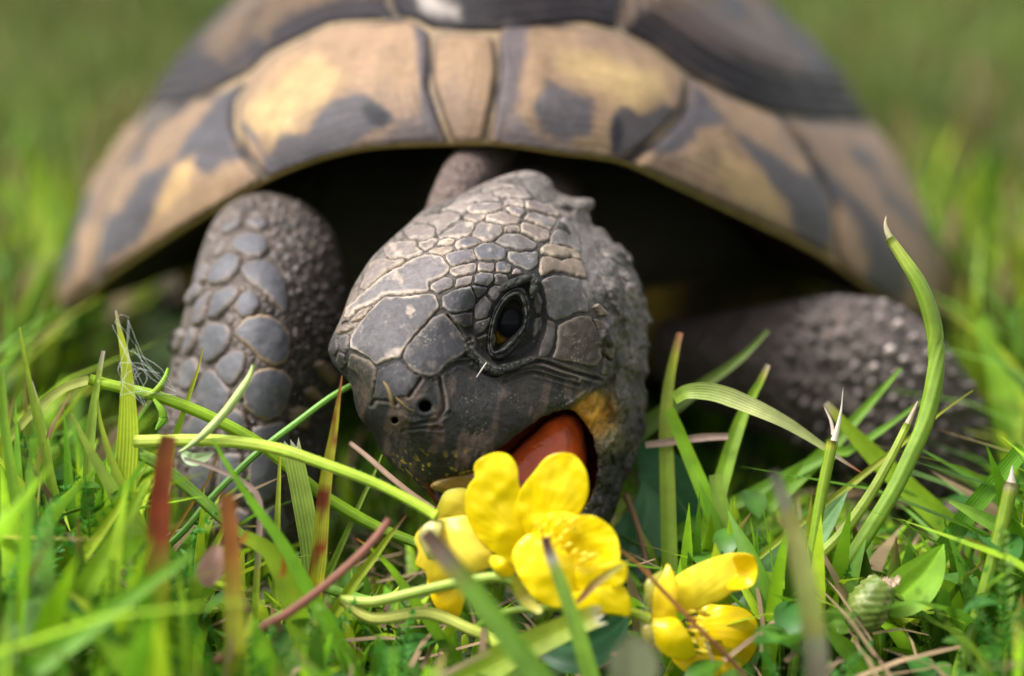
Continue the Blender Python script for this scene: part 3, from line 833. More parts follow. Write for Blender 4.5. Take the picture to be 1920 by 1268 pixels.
# ---- eye
def eye():
    c = W(EYE_C[0] - 2, EYE_C[1], D0 + head_front([EYE_C], False)[0] - .34 + .32)
    R = .30
    nu, nv = 40, 56
    u = np.linspace(.001, np.pi - .001, nu); v = np.linspace(0, 2 * np.pi, nv, endpoint=False)
    U, Vv = np.meshgrid(u, v, indexing='ij')
    ax = (CAM - c) / np.linalg.norm(CAM - c)
    ax = ax + np.array([.12, 0, -.05]); ax /= np.linalg.norm(ax)
    a1 = np.cross(ax, [0, 0, 1.]); a1 /= np.linalg.norm(a1); a2 = np.cross(a1, ax)
    V = c + R * (np.cos(U)[..., None] * ax + np.sin(U)[..., None] * (np.cos(Vv)[..., None] * a1 + np.sin(Vv)[..., None] * a2))
    V = V.reshape(-1, 3)
    r = np.sin(U).ravel(); C = np.tile([.006, .006, .007], (len(V), 1))
    iris = sstep(.5, .58, r) * (1 - sstep(.82, .9, r))
    amber = np.array([.20, .12, .012]) * (1 + .6 * vnoise(V, 20, 3))[:, None]
    low = sstep(.1, .5, -np.sin(Vv).ravel() * 1.0)
    C = lerp(C, lerp(np.array([.02, .017, .012])[None], amber, low[:, None]), iris[:, None])
    ey = mesh_obj("eye", V, grid_faces(nu, nv, True), M_eye, tort, C)
    # lids: a rounded ring between the opening and the outer fold
    n = 90
    def loop(P, rot=0):
        Q = spline(P, 200, True); ang = np.arctan2(Q[:, 1] - EYE_C[1], Q[:, 0] - EYE_C[0])
        o = np.argsort(ang); t = np.linspace(-np.pi, np.pi, n, endpoint=False)
        return np.stack([np.interp(t, ang[o], Q[o, k], period=2 * np.pi) for k in (0, 1)], 1)
    I, O = loop(EYE_IN), loop(EYE_OUT)
    rows = []; cols = []
    prof = [(-.04, -.20), (.0, -.08), (.06, .03), (.18, .085), (.36, .09), (.5, .062), (.56, .03), (.62, .05), (.8, .05), (.95, .0), (1.05, -.06)]
    for s, h in prof:
        xy = I + (O - I) * s
        hh = np.full(n, h) * (1 + .25 * vnoise(np.stack([np.arange(n) * .35, np.full(n, s * 3), np.zeros(n)], 1), 1, 2))
        # surface level taken outside the hollow of the socket
        P0 = W(xy[:, 0], xy[:, 1], D0 + eye_base(xy) - hh)
        rows.append(P0)
        t = np.array([.016, .018, .016]) if s < .5 else np.array([.02, .02, .018])
        cc = np.tile(t, (n, 1)) * (1 + .5 * vnoise(P0, 12, 4))[:, None]
        if .1 < s < .4: cc = cc + np.array([.012, .012, .008])
        cols.append(cc)
    mesh_obj("eyelid", np.vstack(rows), grid_faces(len(prof), n, True), M_lid, tort, np.vstack(cols), extra={'pebble': np.ones(len(prof) * n)})
def eye_base(xy):
    X, Y = xy[:, 0], xy[:, 1]
    z = HEAD_D(xy)[:, 0] * .8
    do, _, _ = pdist(X, Y, OUT_SKULL, False)
    return z + .62 * gq(do / 120)
eye()
# cornered fold over the eye
def tubepart(name, pts, radii, mat, parent, col, nseg=10, n=24, squash=1.):
    P = spline([tuple(W(a, b, D0 + c)) for a, b, c in pts], n)
    r = np.interp(np.linspace(0, 1, n), np.linspace(0, 1, len(radii)), radii)
    V, F, _ = tube_verts(P, r, nseg, squash)
    V = V + .006 * vnoise(V, 12, 3)[:, None]
    k = len(V); F = F + [tuple(range(nseg)), tuple(range(k - nseg, k))[::-1]]
    return mesh_obj(name, V, F, mat, parent, np.tile(col, (k, 1)) * (1 + .25 * vnoise(V, 9, 5))[:, None], extra={'pebble': np.ones(k)})
def hz(x, y, up=0.0): return float(eye_base(np.array([[x, y]], float))[0]) - up
for pts, r in (([(925,556),(945,540),(965,530),(985,523),(1000,520)], [.01,.035,.05,.05,.03]),
               ([(1000,515),(1003,530),(1001,545),(996,560)], [.03,.055,.045,.02]),
               ([(893,670),(908,690),(930,696),(955,690),(985,680),(1010,672)], [.02,.05,.06,.05,.035,.015]),
               ([(870,640),(878,660),(893,678)], [.02,.04,.03])):
    tubepart("eyelid_fold", [(x, y, hz(x, y, .03)) for x, y in pts], r, M_lid, tort, [.022, .022, .018])

# ---- mouth
def sheet(name, P, zf, mat, parent, colf, sp=4, th=.05, ns=60):
    P = spline(P, ns, True)
    XY, F, d = gridmesh(P, sp)
    z = zf(XY, d)
    V = W(XY[:, 0], XY[:, 1], D0 + z)
    Vb = W(XY[:, 0], XY[:, 1], D0 + z + th * np.clip(d / 3, 0, 1))
    n = len(XY); b = d <= 0
    Fb = [tuple((i if b[i] else i + n) for i in reversed(f)) for f in F]
    C = colf(XY, d, V)
    return mesh_obj(name, np.vstack([V, Vb]), F + Fb, mat, parent, np.vstack([C, C]))
sheet("mouth_lining", [(800,880),(900,840),(1000,760),(1080,745),(1140,800),(1150,880),(1120,960),(1040,1010),(900,1010),(820,950)],
      lambda xy, d: HEAD_D(xy)[:, 0] * .8 + .35 + .5 * sstep(0, 60, d), M_flesh, tort,
      lambda xy, d, V: np.tile([.05, .008, .004], (len(xy), 1)) * (1 + .4 * fbm(V, 3, 3))[:, None], 5)
sheet("tongue", [(1000,812),(1030,786),(1062,776),(1088,790),(1098,830),(1100,880),(1080,930),(1040,975),(980,990),(930,960),(925,900),(960,850)],
      lambda xy, d: HEAD_D(xy)[:, 0] * .6 + .27 + .30 * gq(d / 60) + .012 * fbm(xy, .03, 2, 6), M_flesh, tort,
      lambda xy, d, V: np.tile([.46, .07, .012], (len(xy), 1)) * (1 + .6 * fbm(V, 5, 3))[:, None], 3, .3)
sheet("jaw_lining", [(806,912),(830,893),(885,883),(900,900),(880,925),(830,925)],
      lambda xy, d: HEAD_D(xy)[:, 0] * .8 + .2 + .1 * gq(d / 12), M_flesh, tort,
      lambda xy, d, V: np.tile([.24, .15, .035], (len(xy), 1)) * (1 + .3 * fbm(V, 6, 3))[:, None], 2.5, .1)

# ---- leg scales
LP = [cL1(p) for p in ([(720,570),(800,480),(920,450),(1050,500),(1080,590),(1030,680),(920,700),(800,650)],[(640,480),(650,420),(760,350),(840,340),(830,400),(720,460)],
 [(870,340),(970,320),(1070,350),(1060,420),(960,435),(880,400)],[(540,690),(570,590),(640,510),(710,510),(690,600),(620,670)],[(520,940),(540,800),(640,690),(740,650),(840,690),(800,820),(720,910),(600,950)],
 [(820,800),(900,730),(1050,720),(1170,800),(1220,950),(1260,1150),(1230,1230),(1120,1130),(1000,1000),(880,920)],[(520,1260),(540,1120),(620,1000),(760,950),(830,990),(800,1090),(700,1180),(600,1260)],
 [(400,1200),(440,1080),(540,990),(580,1010),(520,1150),(480,1300),(380,1330)],[(770,1170),(810,1060),(900,990),(980,1060),(1000,1150),(930,1240),(840,1265)],[(660,1240),(700,1200),(770,1210),(790,1270),(740,1330),(690,1330)],
 [(1090,620),(1150,600),(1200,680),(1180,730),(1100,680)],[(1080,480),(1130,400),(1190,380),(1200,450),(1140,490)],[(1240,480),(1300,480),(1350,560),(1330,600),(1270,540)],[(1140,560),(1200,530),(1260,600),(1250,640),(1180,600)],
 [(430,830),(500,740),(560,760),(500,900),(450,960),(400,940)],[(350,1000),(420,900),(470,960),(430,1060),(350,1140),(310,1100)],[(720,300),(790,250),(870,240),(850,300),(760,340)],[(900,250),(990,240),(1080,280),(1060,310),(920,310)],
 [(1250,1010),(1300,990),(1350,1040),(1310,1090)],[(1225,820),(1270,800),(1320,900),(1290,950),(1235,890)])]
LP += [cL2(p) for p in ([(440,300),(480,180),(580,120),(700,140),(745,220),(730,350),(620,470),(510,520),(450,440)],[(780,200),(850,110),(960,60),(1060,60),(1170,120),(1260,220),(1270,380),(1230,520),(1130,545),(1000,490),(880,350),(790,280)],
 [(590,560),(660,470),(760,390),(870,410),(890,470),(850,600),(760,740),(720,730),(620,650)],[(420,740),(480,600),(560,570),(650,650),(740,780),(730,900),(640,1020),(500,1000),(420,900)],
 [(840,800),(870,690),(940,600),(1060,560),(1200,580),(1290,680),(1270,830),(1190,1000),(1080,1060),(950,1020),(860,920)],[(240,640),(290,520),(390,450),(460,560),(450,640),(360,780),(260,760)],
 [(290,400),(320,250),(380,170),(430,190),(410,340),(330,450)],[(150,330),(200,220),(290,180),(300,260),(240,400),(180,420)],[(1300,150),(1350,170),(1400,290),(1350,330),(1290,260)],
 [(1500,510),(1580,480),(1700,600),(1700,720),(1640,740),(1540,620)],[(1410,760),(1480,720),(1600,850),(1590,930),(1490,880),(1420,830)],[(1260,960),(1350,910),(1440,930),(1470,1040),(1440,1150),(1340,1130),(1270,1060)],
 [(1330,640),(1370,560),(1460,600),(1450,740),(1370,740)],[(660,1100),(760,930),(850,980),(900,1100),(860,1210),(700,1200)],[(920,1120),(1080,1090),(1200,1060),(1260,1150),(1240,1300),(1100,1360),(940,1290)],
 [(120,830),(180,740),(270,760),(280,840),(200,880),(130,880)],[(290,1130),(400,1000),(480,1010),(600,1060),(560,1200),(400,1260),(300,1220)])]
LP += [[(470,850),(500,840),(525,870),(520,920),(490,945),(465,900)],[(420,850),(455,850),(460,910),(440,940),(410,920)],[(370,850),(405,860),(400,920),(380,950),(355,900)],
       [(540,860),(575,850),(590,890),(575,930),(545,920)],[(440,950),(470,960),(475,1010),(450,1040),(425,1000)],[(490,960),(520,940),(540,980),(520,1030),(490,1020)],[(390,960),(415,980),(410,1030),(385,1040),(370,990)]]
small = []
r2 = np.random.default_rng(3)
LPa = [np.array(p) for p in LP]
tries = 0
while len(small) < 150 and tries < 9000:
    tries += 1
    x, y = r2.uniform(300, 655), r2.uniform(365, 1000)
    rr = r2.uniform(5.5, 11) if x > 470 else r2.uniform(7, 12)
    X, Y = np.array([x]), np.array([y])
    if not inpoly(X, Y, PL)[0] or pdist(X, Y, PL)[0][0] < rr + 2: continue
    if any(inpoly(X, Y, q)[0] or pdist(X, Y, q)[0][0] < rr + .5 for q in LPa if abs(q[:, 0].mean() - x) < 90): continue
    if any(math.hypot(x - a, (y - b)) < (rr + c + .5) for a, b, c in small): continue
    small.append((x, y, rr))
for (x, y, rr) in small:
    a = np.linspace(0, 2 * np.pi, 8, endpoint=False)
    LP.append([(x + rr * .85 * math.cos(t) * (1 + .12 * math.sin(3 * t + x)), y + rr * 1.1 * math.sin(t)) for t in a])
for i, P in enumerate(LP):
    A = np.array(P); cxp, cyp = A.mean(0); big = np.ptp(A, axis=0).max() > 38
    side = cxp > 520 + (cyp < 560) * 40
    if big:
        c = (.10, .10, .112) if not side else (.06, .055, .058); e = (.18, .14, .115)
        if 34 <= i: e = (.2, .16, .13)
    else:
        c = (.17, .14, .125) if not side else (.095, .078, .07)
        c = tuple(np.array(c) * r2.uniform(.6, 1.1)); e = tuple(np.array(c) * 1.2)
    if i in (21, 24): e = (.34, .23, .12)
    if i in (29, 30, 31): c = (.22, .155, .085); e = (.12, .09, .06)
    build_plate(P, c, e, .045 if big else .02, 8 if big else 4, surfL, 3.0 if big else 3.0, "leg_scale", M_legscale, tort, -1.6 if big else .3, None, 500 + i, dome=.022 if big else .015, jit=2.0, fleck=.25)
small = []
tries = 0
while len(small) < 110 and tries < 9000:
    tries += 1
    x, y = r2.uniform(1480, 1860), r2.uniform(565, 940)
    rr = r2.uniform(8, 13)
    X, Y = np.array([x]), np.array([y])
    if not inpoly(X, Y, PR)[0] or pdist(X, Y, PR)[0][0] < rr + 3: continue
    if any(math.hypot(x - a, (y - b)) < (rr + c + 2.5) for a, b, c in small): continue
    small.append((x, y, rr))
for i, (x, y, rr) in enumerate(small):
    a = np.linspace(0, 2 * np.pi, 8, endpoint=False)
    P = [(x + rr * math.cos(t), y + rr * .9 * math.sin(t)) for t in a]
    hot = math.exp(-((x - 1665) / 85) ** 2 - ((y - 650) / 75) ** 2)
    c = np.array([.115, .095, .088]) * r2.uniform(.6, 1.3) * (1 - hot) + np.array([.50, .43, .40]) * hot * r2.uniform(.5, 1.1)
    build_plate(P, tuple(c), tuple(c * 1.1), .07, 4, surfR, 4.5, "leg_scale", M_legscale, tort, .5, None, 900 + i, dome=.05)
# claws
for (x, y, z, dx) in ((372,1092,1.0,-10),(410,1112,.9,-6),(452,1120,.85,0),(497,1115,.9,6),(540,1095,1.0,10),(1790,950,3.5,-6),(1825,948,3.5,0),(1856,935,3.6,8)):
    tubepart("claw", [(x,y,z),(x+dx*.5,y+22,z-.12),(x+dx,y+46,z-.12)], [.13,.10,.015], M_scale, tort, [.10,.08,.06], 10, 10)

# ---------------------------------------------------------------- carapace
RIM = [  # px, py, depth
 (935,268,27.3),(1040,283,27.4),(1160,300,27.7),(1250,338,28.0),(1400,408,28.8),(1530,470,29.8),(1620,530,30.7),(1690,580,31.6),(1742,600,32.8),(1764,592,34.2)]
RIML = [(830,268,27.3),(700,274,27.45),(600,295,27.7),(500,334,28.0),(400,392,28.5),(310,447,29.2),(240,492,29.9),(185,530,30.7),(146,562,31.7),(124,580,32.8),(116,572,34.2)]
fr = [W(*p) for p in RIM]; fl = [W(*p) for p in RIML]
back = []
pr, pl = fr[-1], fl[-1]
yc = pr[1]; halfw = (pr[0] - pl[0]) / 2; xm = (pr[0] + pl[0]) / 2
for k in range(1, 15):
    a = math.pi * k / 15
    back.append(np.array([xm + halfw * 1.03 * math.cos(a) * (1 if True else 1), yc + 8.6 * math.sin(a) ** .9, 2.0 + .5 * math.sin(a)]))
rim = spline(np.array(fr + back + fl[::-1]), 260, True)
APEX = np.array([xm, 9.8, 8.55])
NU, NT = 260, 80
EXP = 1.33
tt = np.linspace(0, 1, NT)
rows = []
for t in tt:
    hgt = math.sin(t * math.pi / 2)
    rad = max(0.0, 1 - hgt ** 1.75) ** 1.2
    hgt = hgt - .10 * max(0, (.4 - rad) / .4) ** 2
    rows.append(np.column_stack([APEX[0] + (rim[:, 0] - APEX[0]) * rad, APEX[1] + (rim[:, 1] - APEX[1]) * rad, rim[:, 2] + (APEX[2] - rim[:, 2]) * hgt]))
DV = np.vstack(rows)
DF = grid_faces(NT, NU, True)
dome_bvh = BVHTree.FromPolygons(DV.tolist(), [tuple(f) for f in DF])
n1 = fbm(DV, .7, 4, 3)
f1, f2, cc = worley(DV * np.array([1, 1, 1.]), .42, 12)
TANS = np.array([.42, .31, .19]); GRS = np.array([.15, .145, .155]); BLK = np.array([.03, .027, .03])
dc = lerp(TANS[None], GRS[None], sstep(.0, .35, n1)[:, None])
dc = dc * .6; dc = lerp(dc, BLK[None], (1 - sstep(.02, .2, f2 - f1))[:, None] * .9)
cara = mesh_obj("carapace", DV, DF, M_shell, tort, dc)
# underside of the rim, curling in
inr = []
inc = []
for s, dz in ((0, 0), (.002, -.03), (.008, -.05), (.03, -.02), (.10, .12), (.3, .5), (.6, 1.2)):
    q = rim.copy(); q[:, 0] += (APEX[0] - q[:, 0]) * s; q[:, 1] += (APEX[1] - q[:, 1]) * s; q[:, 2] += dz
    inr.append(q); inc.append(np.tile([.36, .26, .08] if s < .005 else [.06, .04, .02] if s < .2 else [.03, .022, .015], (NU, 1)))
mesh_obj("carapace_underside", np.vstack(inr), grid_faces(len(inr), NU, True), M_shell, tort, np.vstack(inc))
# plastron
ang = np.linspace(0, 2 * np.pi, 60, endpoint=False)
rows = []; cr = []
for s, z in ((1.0, 3.0), (1.0, 2.2), (.96, 1.3), (.85, .75), (.5, .6), (.02, .6)):
    rows.append(np.column_stack([xm + 5.0 * s * np.cos(ang), 12.3 + 6.0 * s * np.sin(ang), np.full(60, z)]))
    q = rows[-1]
    cr.append(lerp(np.array([.34, .21, .04])[None], np.array([.03, .025, .018])[None], sstep(-.15, .2, fbm(q, .8, 3, 2))[:, None]))
mesh_obj("plastron", np.vstack(rows), grid_faces(6, 60, True), M_shell, tort, np.vstack(cr))

def surf_dome(XY, h):
    C = Vector(CAM.tolist()); P = []; Nn = []; ok = []
    dirs = W(XY[:, 0], XY[:, 1], 1.0) - CAM
    for dvec in dirs:
        hit = dome_bvh.ray_cast(C, Vector(dvec.tolist()).normalized())
        if hit[0] is None: P.append((0, 0, 0)); Nn.append((0, 0, 1)); ok.append(False)
        else: P.append(tuple(hit[0])); Nn.append(tuple(hit[1])); ok.append(True)
    P = np.array(P); Nn = np.array(Nn); ok = np.array(ok)
    s = np.sign((Nn * (CAM - P)).sum(1)); Nn *= s[:, None]
    return P, Nn, ok

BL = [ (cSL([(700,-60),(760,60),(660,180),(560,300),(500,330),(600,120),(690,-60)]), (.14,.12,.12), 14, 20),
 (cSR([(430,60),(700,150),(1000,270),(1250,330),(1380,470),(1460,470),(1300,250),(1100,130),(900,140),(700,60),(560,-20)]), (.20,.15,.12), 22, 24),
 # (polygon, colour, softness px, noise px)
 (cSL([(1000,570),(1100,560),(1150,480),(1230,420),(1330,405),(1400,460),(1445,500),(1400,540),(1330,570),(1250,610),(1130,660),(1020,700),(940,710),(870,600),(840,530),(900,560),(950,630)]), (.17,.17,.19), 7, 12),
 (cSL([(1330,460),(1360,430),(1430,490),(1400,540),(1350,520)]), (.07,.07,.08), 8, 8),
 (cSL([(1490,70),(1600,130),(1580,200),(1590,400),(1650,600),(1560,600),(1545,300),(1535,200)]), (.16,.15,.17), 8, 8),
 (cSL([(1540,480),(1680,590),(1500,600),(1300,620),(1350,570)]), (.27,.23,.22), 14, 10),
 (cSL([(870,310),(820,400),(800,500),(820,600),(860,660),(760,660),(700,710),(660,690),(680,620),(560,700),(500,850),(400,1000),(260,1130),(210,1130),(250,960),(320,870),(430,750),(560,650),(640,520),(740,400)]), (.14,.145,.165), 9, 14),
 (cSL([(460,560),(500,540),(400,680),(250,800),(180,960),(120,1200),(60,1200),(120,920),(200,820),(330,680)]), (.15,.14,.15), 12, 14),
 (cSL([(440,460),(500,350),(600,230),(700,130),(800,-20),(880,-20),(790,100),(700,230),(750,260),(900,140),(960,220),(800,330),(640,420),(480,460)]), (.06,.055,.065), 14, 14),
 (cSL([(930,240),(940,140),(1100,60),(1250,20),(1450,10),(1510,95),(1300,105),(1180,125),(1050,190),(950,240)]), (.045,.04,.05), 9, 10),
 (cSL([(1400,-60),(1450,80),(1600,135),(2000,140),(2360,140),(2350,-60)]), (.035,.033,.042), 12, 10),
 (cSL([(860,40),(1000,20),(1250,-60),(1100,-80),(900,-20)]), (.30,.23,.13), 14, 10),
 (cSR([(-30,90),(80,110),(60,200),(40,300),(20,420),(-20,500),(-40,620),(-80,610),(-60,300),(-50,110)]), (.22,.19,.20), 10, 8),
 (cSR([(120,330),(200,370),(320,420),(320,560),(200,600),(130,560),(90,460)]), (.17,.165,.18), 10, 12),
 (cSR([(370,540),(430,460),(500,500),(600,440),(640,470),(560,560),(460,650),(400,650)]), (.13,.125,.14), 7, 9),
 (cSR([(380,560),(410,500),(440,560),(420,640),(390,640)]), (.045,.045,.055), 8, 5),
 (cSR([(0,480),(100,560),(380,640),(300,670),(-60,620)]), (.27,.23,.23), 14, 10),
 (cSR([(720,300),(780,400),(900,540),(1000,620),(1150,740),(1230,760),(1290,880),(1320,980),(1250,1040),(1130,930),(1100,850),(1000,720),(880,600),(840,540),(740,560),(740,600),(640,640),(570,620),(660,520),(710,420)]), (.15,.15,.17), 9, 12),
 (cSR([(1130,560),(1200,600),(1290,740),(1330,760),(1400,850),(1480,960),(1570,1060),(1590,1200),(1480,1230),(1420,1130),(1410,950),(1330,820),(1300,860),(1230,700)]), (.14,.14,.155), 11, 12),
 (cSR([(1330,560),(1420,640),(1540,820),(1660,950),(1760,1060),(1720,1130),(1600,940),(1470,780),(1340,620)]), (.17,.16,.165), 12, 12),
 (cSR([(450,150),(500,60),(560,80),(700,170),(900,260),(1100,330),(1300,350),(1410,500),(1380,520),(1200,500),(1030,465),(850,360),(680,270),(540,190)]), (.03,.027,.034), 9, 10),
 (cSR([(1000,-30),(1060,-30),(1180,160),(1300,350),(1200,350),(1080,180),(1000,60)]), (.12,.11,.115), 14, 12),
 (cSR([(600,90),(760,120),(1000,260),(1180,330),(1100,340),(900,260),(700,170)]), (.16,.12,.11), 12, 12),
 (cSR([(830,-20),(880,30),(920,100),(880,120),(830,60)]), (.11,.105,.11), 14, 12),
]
WHT = [(cSL([(1540,0),(1600,20),(1700,60),(1700,90),(1620,90),(1550,50)]), (.45,.43,.42), 10, 8)]
YEL = [(cSL([(850,560),(900,400),(1000,300),(1150,250),(1250,350),(1150,450),(1050,540),(980,600),(900,560)]), (.52,.40,.20), 25, 16),
       (cSR([(200,250),(350,240),(600,300),(620,400),(500,470),(420,440),(330,400),(200,340)]), (.50,.38,.19), 25, 16),
       (cSL([(640,660),(620,780),(520,880),(480,900),(500,840),(580,700)]), (.50,.36,.17), 12, 10),
       (cSR([(860,640),(1000,720),(1080,840),(1100,900),(900,820),(800,720)]), (.48,.35,.18), 14, 10)]
SC = [("nuchal_scute", cSL([(1600,142),(1850,147),(1865,300),(1840,450),(1805,600),(1680,597),(1640,500),(1592,350)])),
 ("marginal_scute", cSL([(1500,88),(1595,137),(1583,350),(1632,500),(1672,600),(1480,602),(1300,622),(1120,684),(935,750),(850,645),(800,520),(803,420),(870,303),(950,233),(1060,172),(1200,108),(1350,97)])),
 ("marginal_scute", cSL([(862,312),(792,420),(790,530),(840,652),(928,752),(760,855),(560,966),(400,1056),(225,1150),(240,960),(330,700),(450,535),(600,442),(760,372)])),
 ("marginal_scute", cSL([(440,540),(320,700),(230,960),(218,1155),(150,1215),(60,1330),(20,1330),(-60,1300),(-20,900),(80,640),(200,480),(340,482)])),
 ("costal_scute", cSL([(928,225),(860,300),(640,410),(440,450),(300,480),(200,470),(300,250),(500,-60),(680,-200),(1100,-220),(1480,-200),(1400,0),(1450,78),(1350,90),(1180,100),(1050,165)])),
 ("vertebral_scute", cSL([(1420,0),(1490,-180),(2340,-180),(2355,128),(2200,97),(1930,125),(1850,137),(1600,128),(1520,84),(1455,72)])),
 ("marginal_scute", cSR([(-62,148),(-50,112),(80,107),(300,122),(440,142),(560,202),(698,312),(708,360),(690,450),(600,550),(510,625),(438,676),(330,664),(100,634),(-108,610),(-72,450),(-55,300)])),
 ("marginal_scute", cSR([(715,312),(900,405),(1050,472),(1100,500),(1230,700),(1300,860),(1312,1060),(1150,980),(900,866),(700,776),(448,684),(520,630),(610,557),(700,462)])),
 ("marginal_scute", cSR([(1112,502),(1250,507),(1400,512),(1560,500),(1800,700),(1900,1000),(1900,1400),(1740,1400),(1600,1320),(1430,1200),(1322,1070),(1312,860),(1240,700)])),
 ("costal_scute", cSR([(440,132),(430,0),(425,-180),(900,-240),(1250,-200),(1500,100),(1650,450),(1560,490),(1390,502),(1200,492),(1040,462),(850,382),(700,302),(560,192)]))]
def scutes():
    for i, (nm, P) in enumerate(SC):
        P = inset(spline(chaikin(P, 1, .15), 90, True), 1.6)
        XY, F, d = gridmesh(P, 5.5)
        V, n, ok = surf_dome(XY, None)
        a = np.abs((n * (CAM - V) / np.linalg.norm(CAM - V, axis=1, keepdims=True)).sum(1))
        h = -.03 + .10 * np.sqrt(np.clip(1 - (1 - np.clip(d / 14, 0, 1)) ** 2, 0, 1))
        if nm in ("costal_scute", "vertebral_scute"):
            h = h + .035 * np.sin(d * .33) * sstep(4, 12, d) * (1 - sstep(60, 90, d)) + .12 * sstep(10, 90, d)
        else:
            h = h + .006 * np.sin(d * .45 + 2 * vnoise(XY, .02, 4)) * sstep(4, 12, d) + .04 * sstep(5, 80, d)
        V2 = V + n * h[:, None]
        nz = fbm(XY, .018, 4, 50) ; nz2 = fbm(XY * np.array([.5, 1.4]), .03, 4, 90)
        sv = np.stack([(XY[:, 0] - 935) / (XY[:, 1] + 500.) * 16, XY[:, 1] * .004], 1)
        stk = fbm(sv, 1.0, 4, 70)
        C = np.tile(np.array([.30, .215, .145]), (len(XY), 1)) * (1 + .4 * stk[:, None])
        C = lerp(C, np.array([.22, .165, .135])[None], (sstep(0, .5, fbm(XY, .008, 3, 20)) * .6)[:, None])
        if nm in ('costal_scute', 'vertebral_scute'): C = C * (.50 - .25 * sstep(-.1, .3, stk))[:, None]
        for lst in (YEL, BL, WHT):
            for (Q, c, so, am) in lst:
                dd, _, _ = pdist(XY[:, 0], XY[:, 1], Q); s = np.where(inpoly(XY[:, 0], XY[:, 1], Q), dd, -dd)
                m = sstep(-so * .95, so * .95, s + am * (nz * 1.4 + stk * .8)) * (.92 if lst is BL else .8)
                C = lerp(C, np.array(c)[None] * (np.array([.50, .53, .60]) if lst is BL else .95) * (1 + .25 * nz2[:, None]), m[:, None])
        C = C * (1 - .6 * (1 - sstep(2, 10, d)))[:, None] * np.array([.86, .80, .74]) * (1 + .05 * np.sin(d * .4 + 3 * nz))[:, None]
        keep = ok
        idx = -np.ones(len(XY), int); idx[keep] = np.arange(keep.sum())
        Vk = V2[keep]; Ck = C[keep]
        Fk = []
        for f in F:
            q = [idx[j] for j in f]
            if min(q) < 0: continue
            pts = Vk[q]
            if np.ptp(pts, axis=0).max() > 1.6: continue
            Fk.append(tuple(int(x) for x in q))
        # keep the one connected sheet
        par = list(range(len(Vk)))
        def find(a):
            while par[a] != a: par[a] = par[par[a]]; a = par[a]
            return a
        for f in Fk:
            for j in f[1:]: par[find(j)] = find(f[0])
        cnt = {}
        for f in Fk: r_ = find(f[0]); cnt[r_] = cnt.get(r_, 0) + 1
        if cnt:
            big = max(cnt, key=cnt.get); Fk = [f for f in Fk if find(f[0]) == big]
            used = sorted({j for f in Fk for j in f}); mp = {j: k_ for k_, j in enumerate(used)}
            Vk = Vk[used]; Ck = Ck[used]; Fk = [tuple(mp[j] for j in f) for f in Fk]
        if Fk: mesh_obj(nm, Vk, Fk, M_shell, cara, Ck)
scutes()
# ---------------------------------------------------------------- buttercups
YL = (.98, .80, .004); YM = (.97, .74, .003); YP = (.80, .62, .10)
def petal(parent, P, d0, gx, gy, cup, col=YL, name="petal", edge=None, th=.009, wav=.03, seed=0, mat=None, cen=None, ck=1.0):
    A = np.array(P, float); c0 = A.mean(0) if cen is None else np.array(cen); Rr = np.ptp(A, axis=0).max() / 2
    def zf(xy, d):
        q = (xy - c0) / 100
        rr = np.linalg.norm(xy - A.mean(0), axis=1) / Rr
        dirv = (A.mean(0) - c0); L = np.linalg.norm(dirv) + 1e-6; dirv = dirv / L
        al = np.arctan2((xy - c0) @ np.array([-dirv[1], dirv[0]]), (xy - c0) @ dirv + 1e-6) if L > 5 else xy[:, 0] * .02
        veins = .0012 * np.sin(al * 46 + seed)
        return d0 + gx * q[:, 0] + gy * q[:, 1] + cup * rr ** 2 + wav * vnoise(xy, .018, seed) + .012 * vnoise(xy, .05, seed + 3) + veins
    def cf(xy, d, V):
        C = np.tile(np.array(col), (len(xy), 1)) * (1 + .03 * fbm(V, 4, 3, seed))[:, None]
        if edge is not None:
            C = lerp(C, np.array(edge)[None], (1 - sstep(0, 10, d))[:, None] * .6)
        return C
    return sheet(name, P, zf, mat or M_petal, parent, cf, 3.2, th, 70)

def warm(C):
    gq_ = (C[:, 1] > C[:, 0] * 1.05)[:, None]
    return np.where(gq_, C * np.array([1.3, 1.15, .5]), C)

def rod(name, pts, radii, mat, parent, cols, nseg=8, n=16, label=None, hair=0, ridge=0.0):
    """tapered stem through photo points with depth offsets; radii in photo px"""
    Q = np.array([(a, b, c) for a, b, c in pts], float)
    S = spline(Q, n)
    P = W(S[:, 0], S[:, 1], D0 + S[:, 2])
    r = np.interp(np.linspace(0, 1, n), np.linspace(0, 1, len(radii)), radii) * K * (D0 + S[:, 2])
    V, F, a = tube_verts(P, r, nseg)
    if ridge:
        V = V.reshape(n, nseg, 3); V[:, ::2] = lerp(V[:, ::2], P[:, None], ridge); V = V.reshape(-1, 3)
    t = np.repeat(np.linspace(0, 1, n), nseg)
    tt_ = [c[0] for c in cols]; C = np.stack([np.interp(t, tt_, [c[1][k] for c in cols]) for k in range(3)], 1)
    C = warm(C) * (1 + .18 * fbm(V, 3, 3, int(pts[0][0])))[:, None]
    F = F + [tuple(range(nseg)), tuple(range((n - 1) * nseg, n * nseg))[::-1]]
    ac = np.tile(np.linspace(0, 1, nseg), n)
    o = mesh_obj(name, V, F, mat, parent, C, extra={"across": ac})
    if label: o["label"] = label
    return o

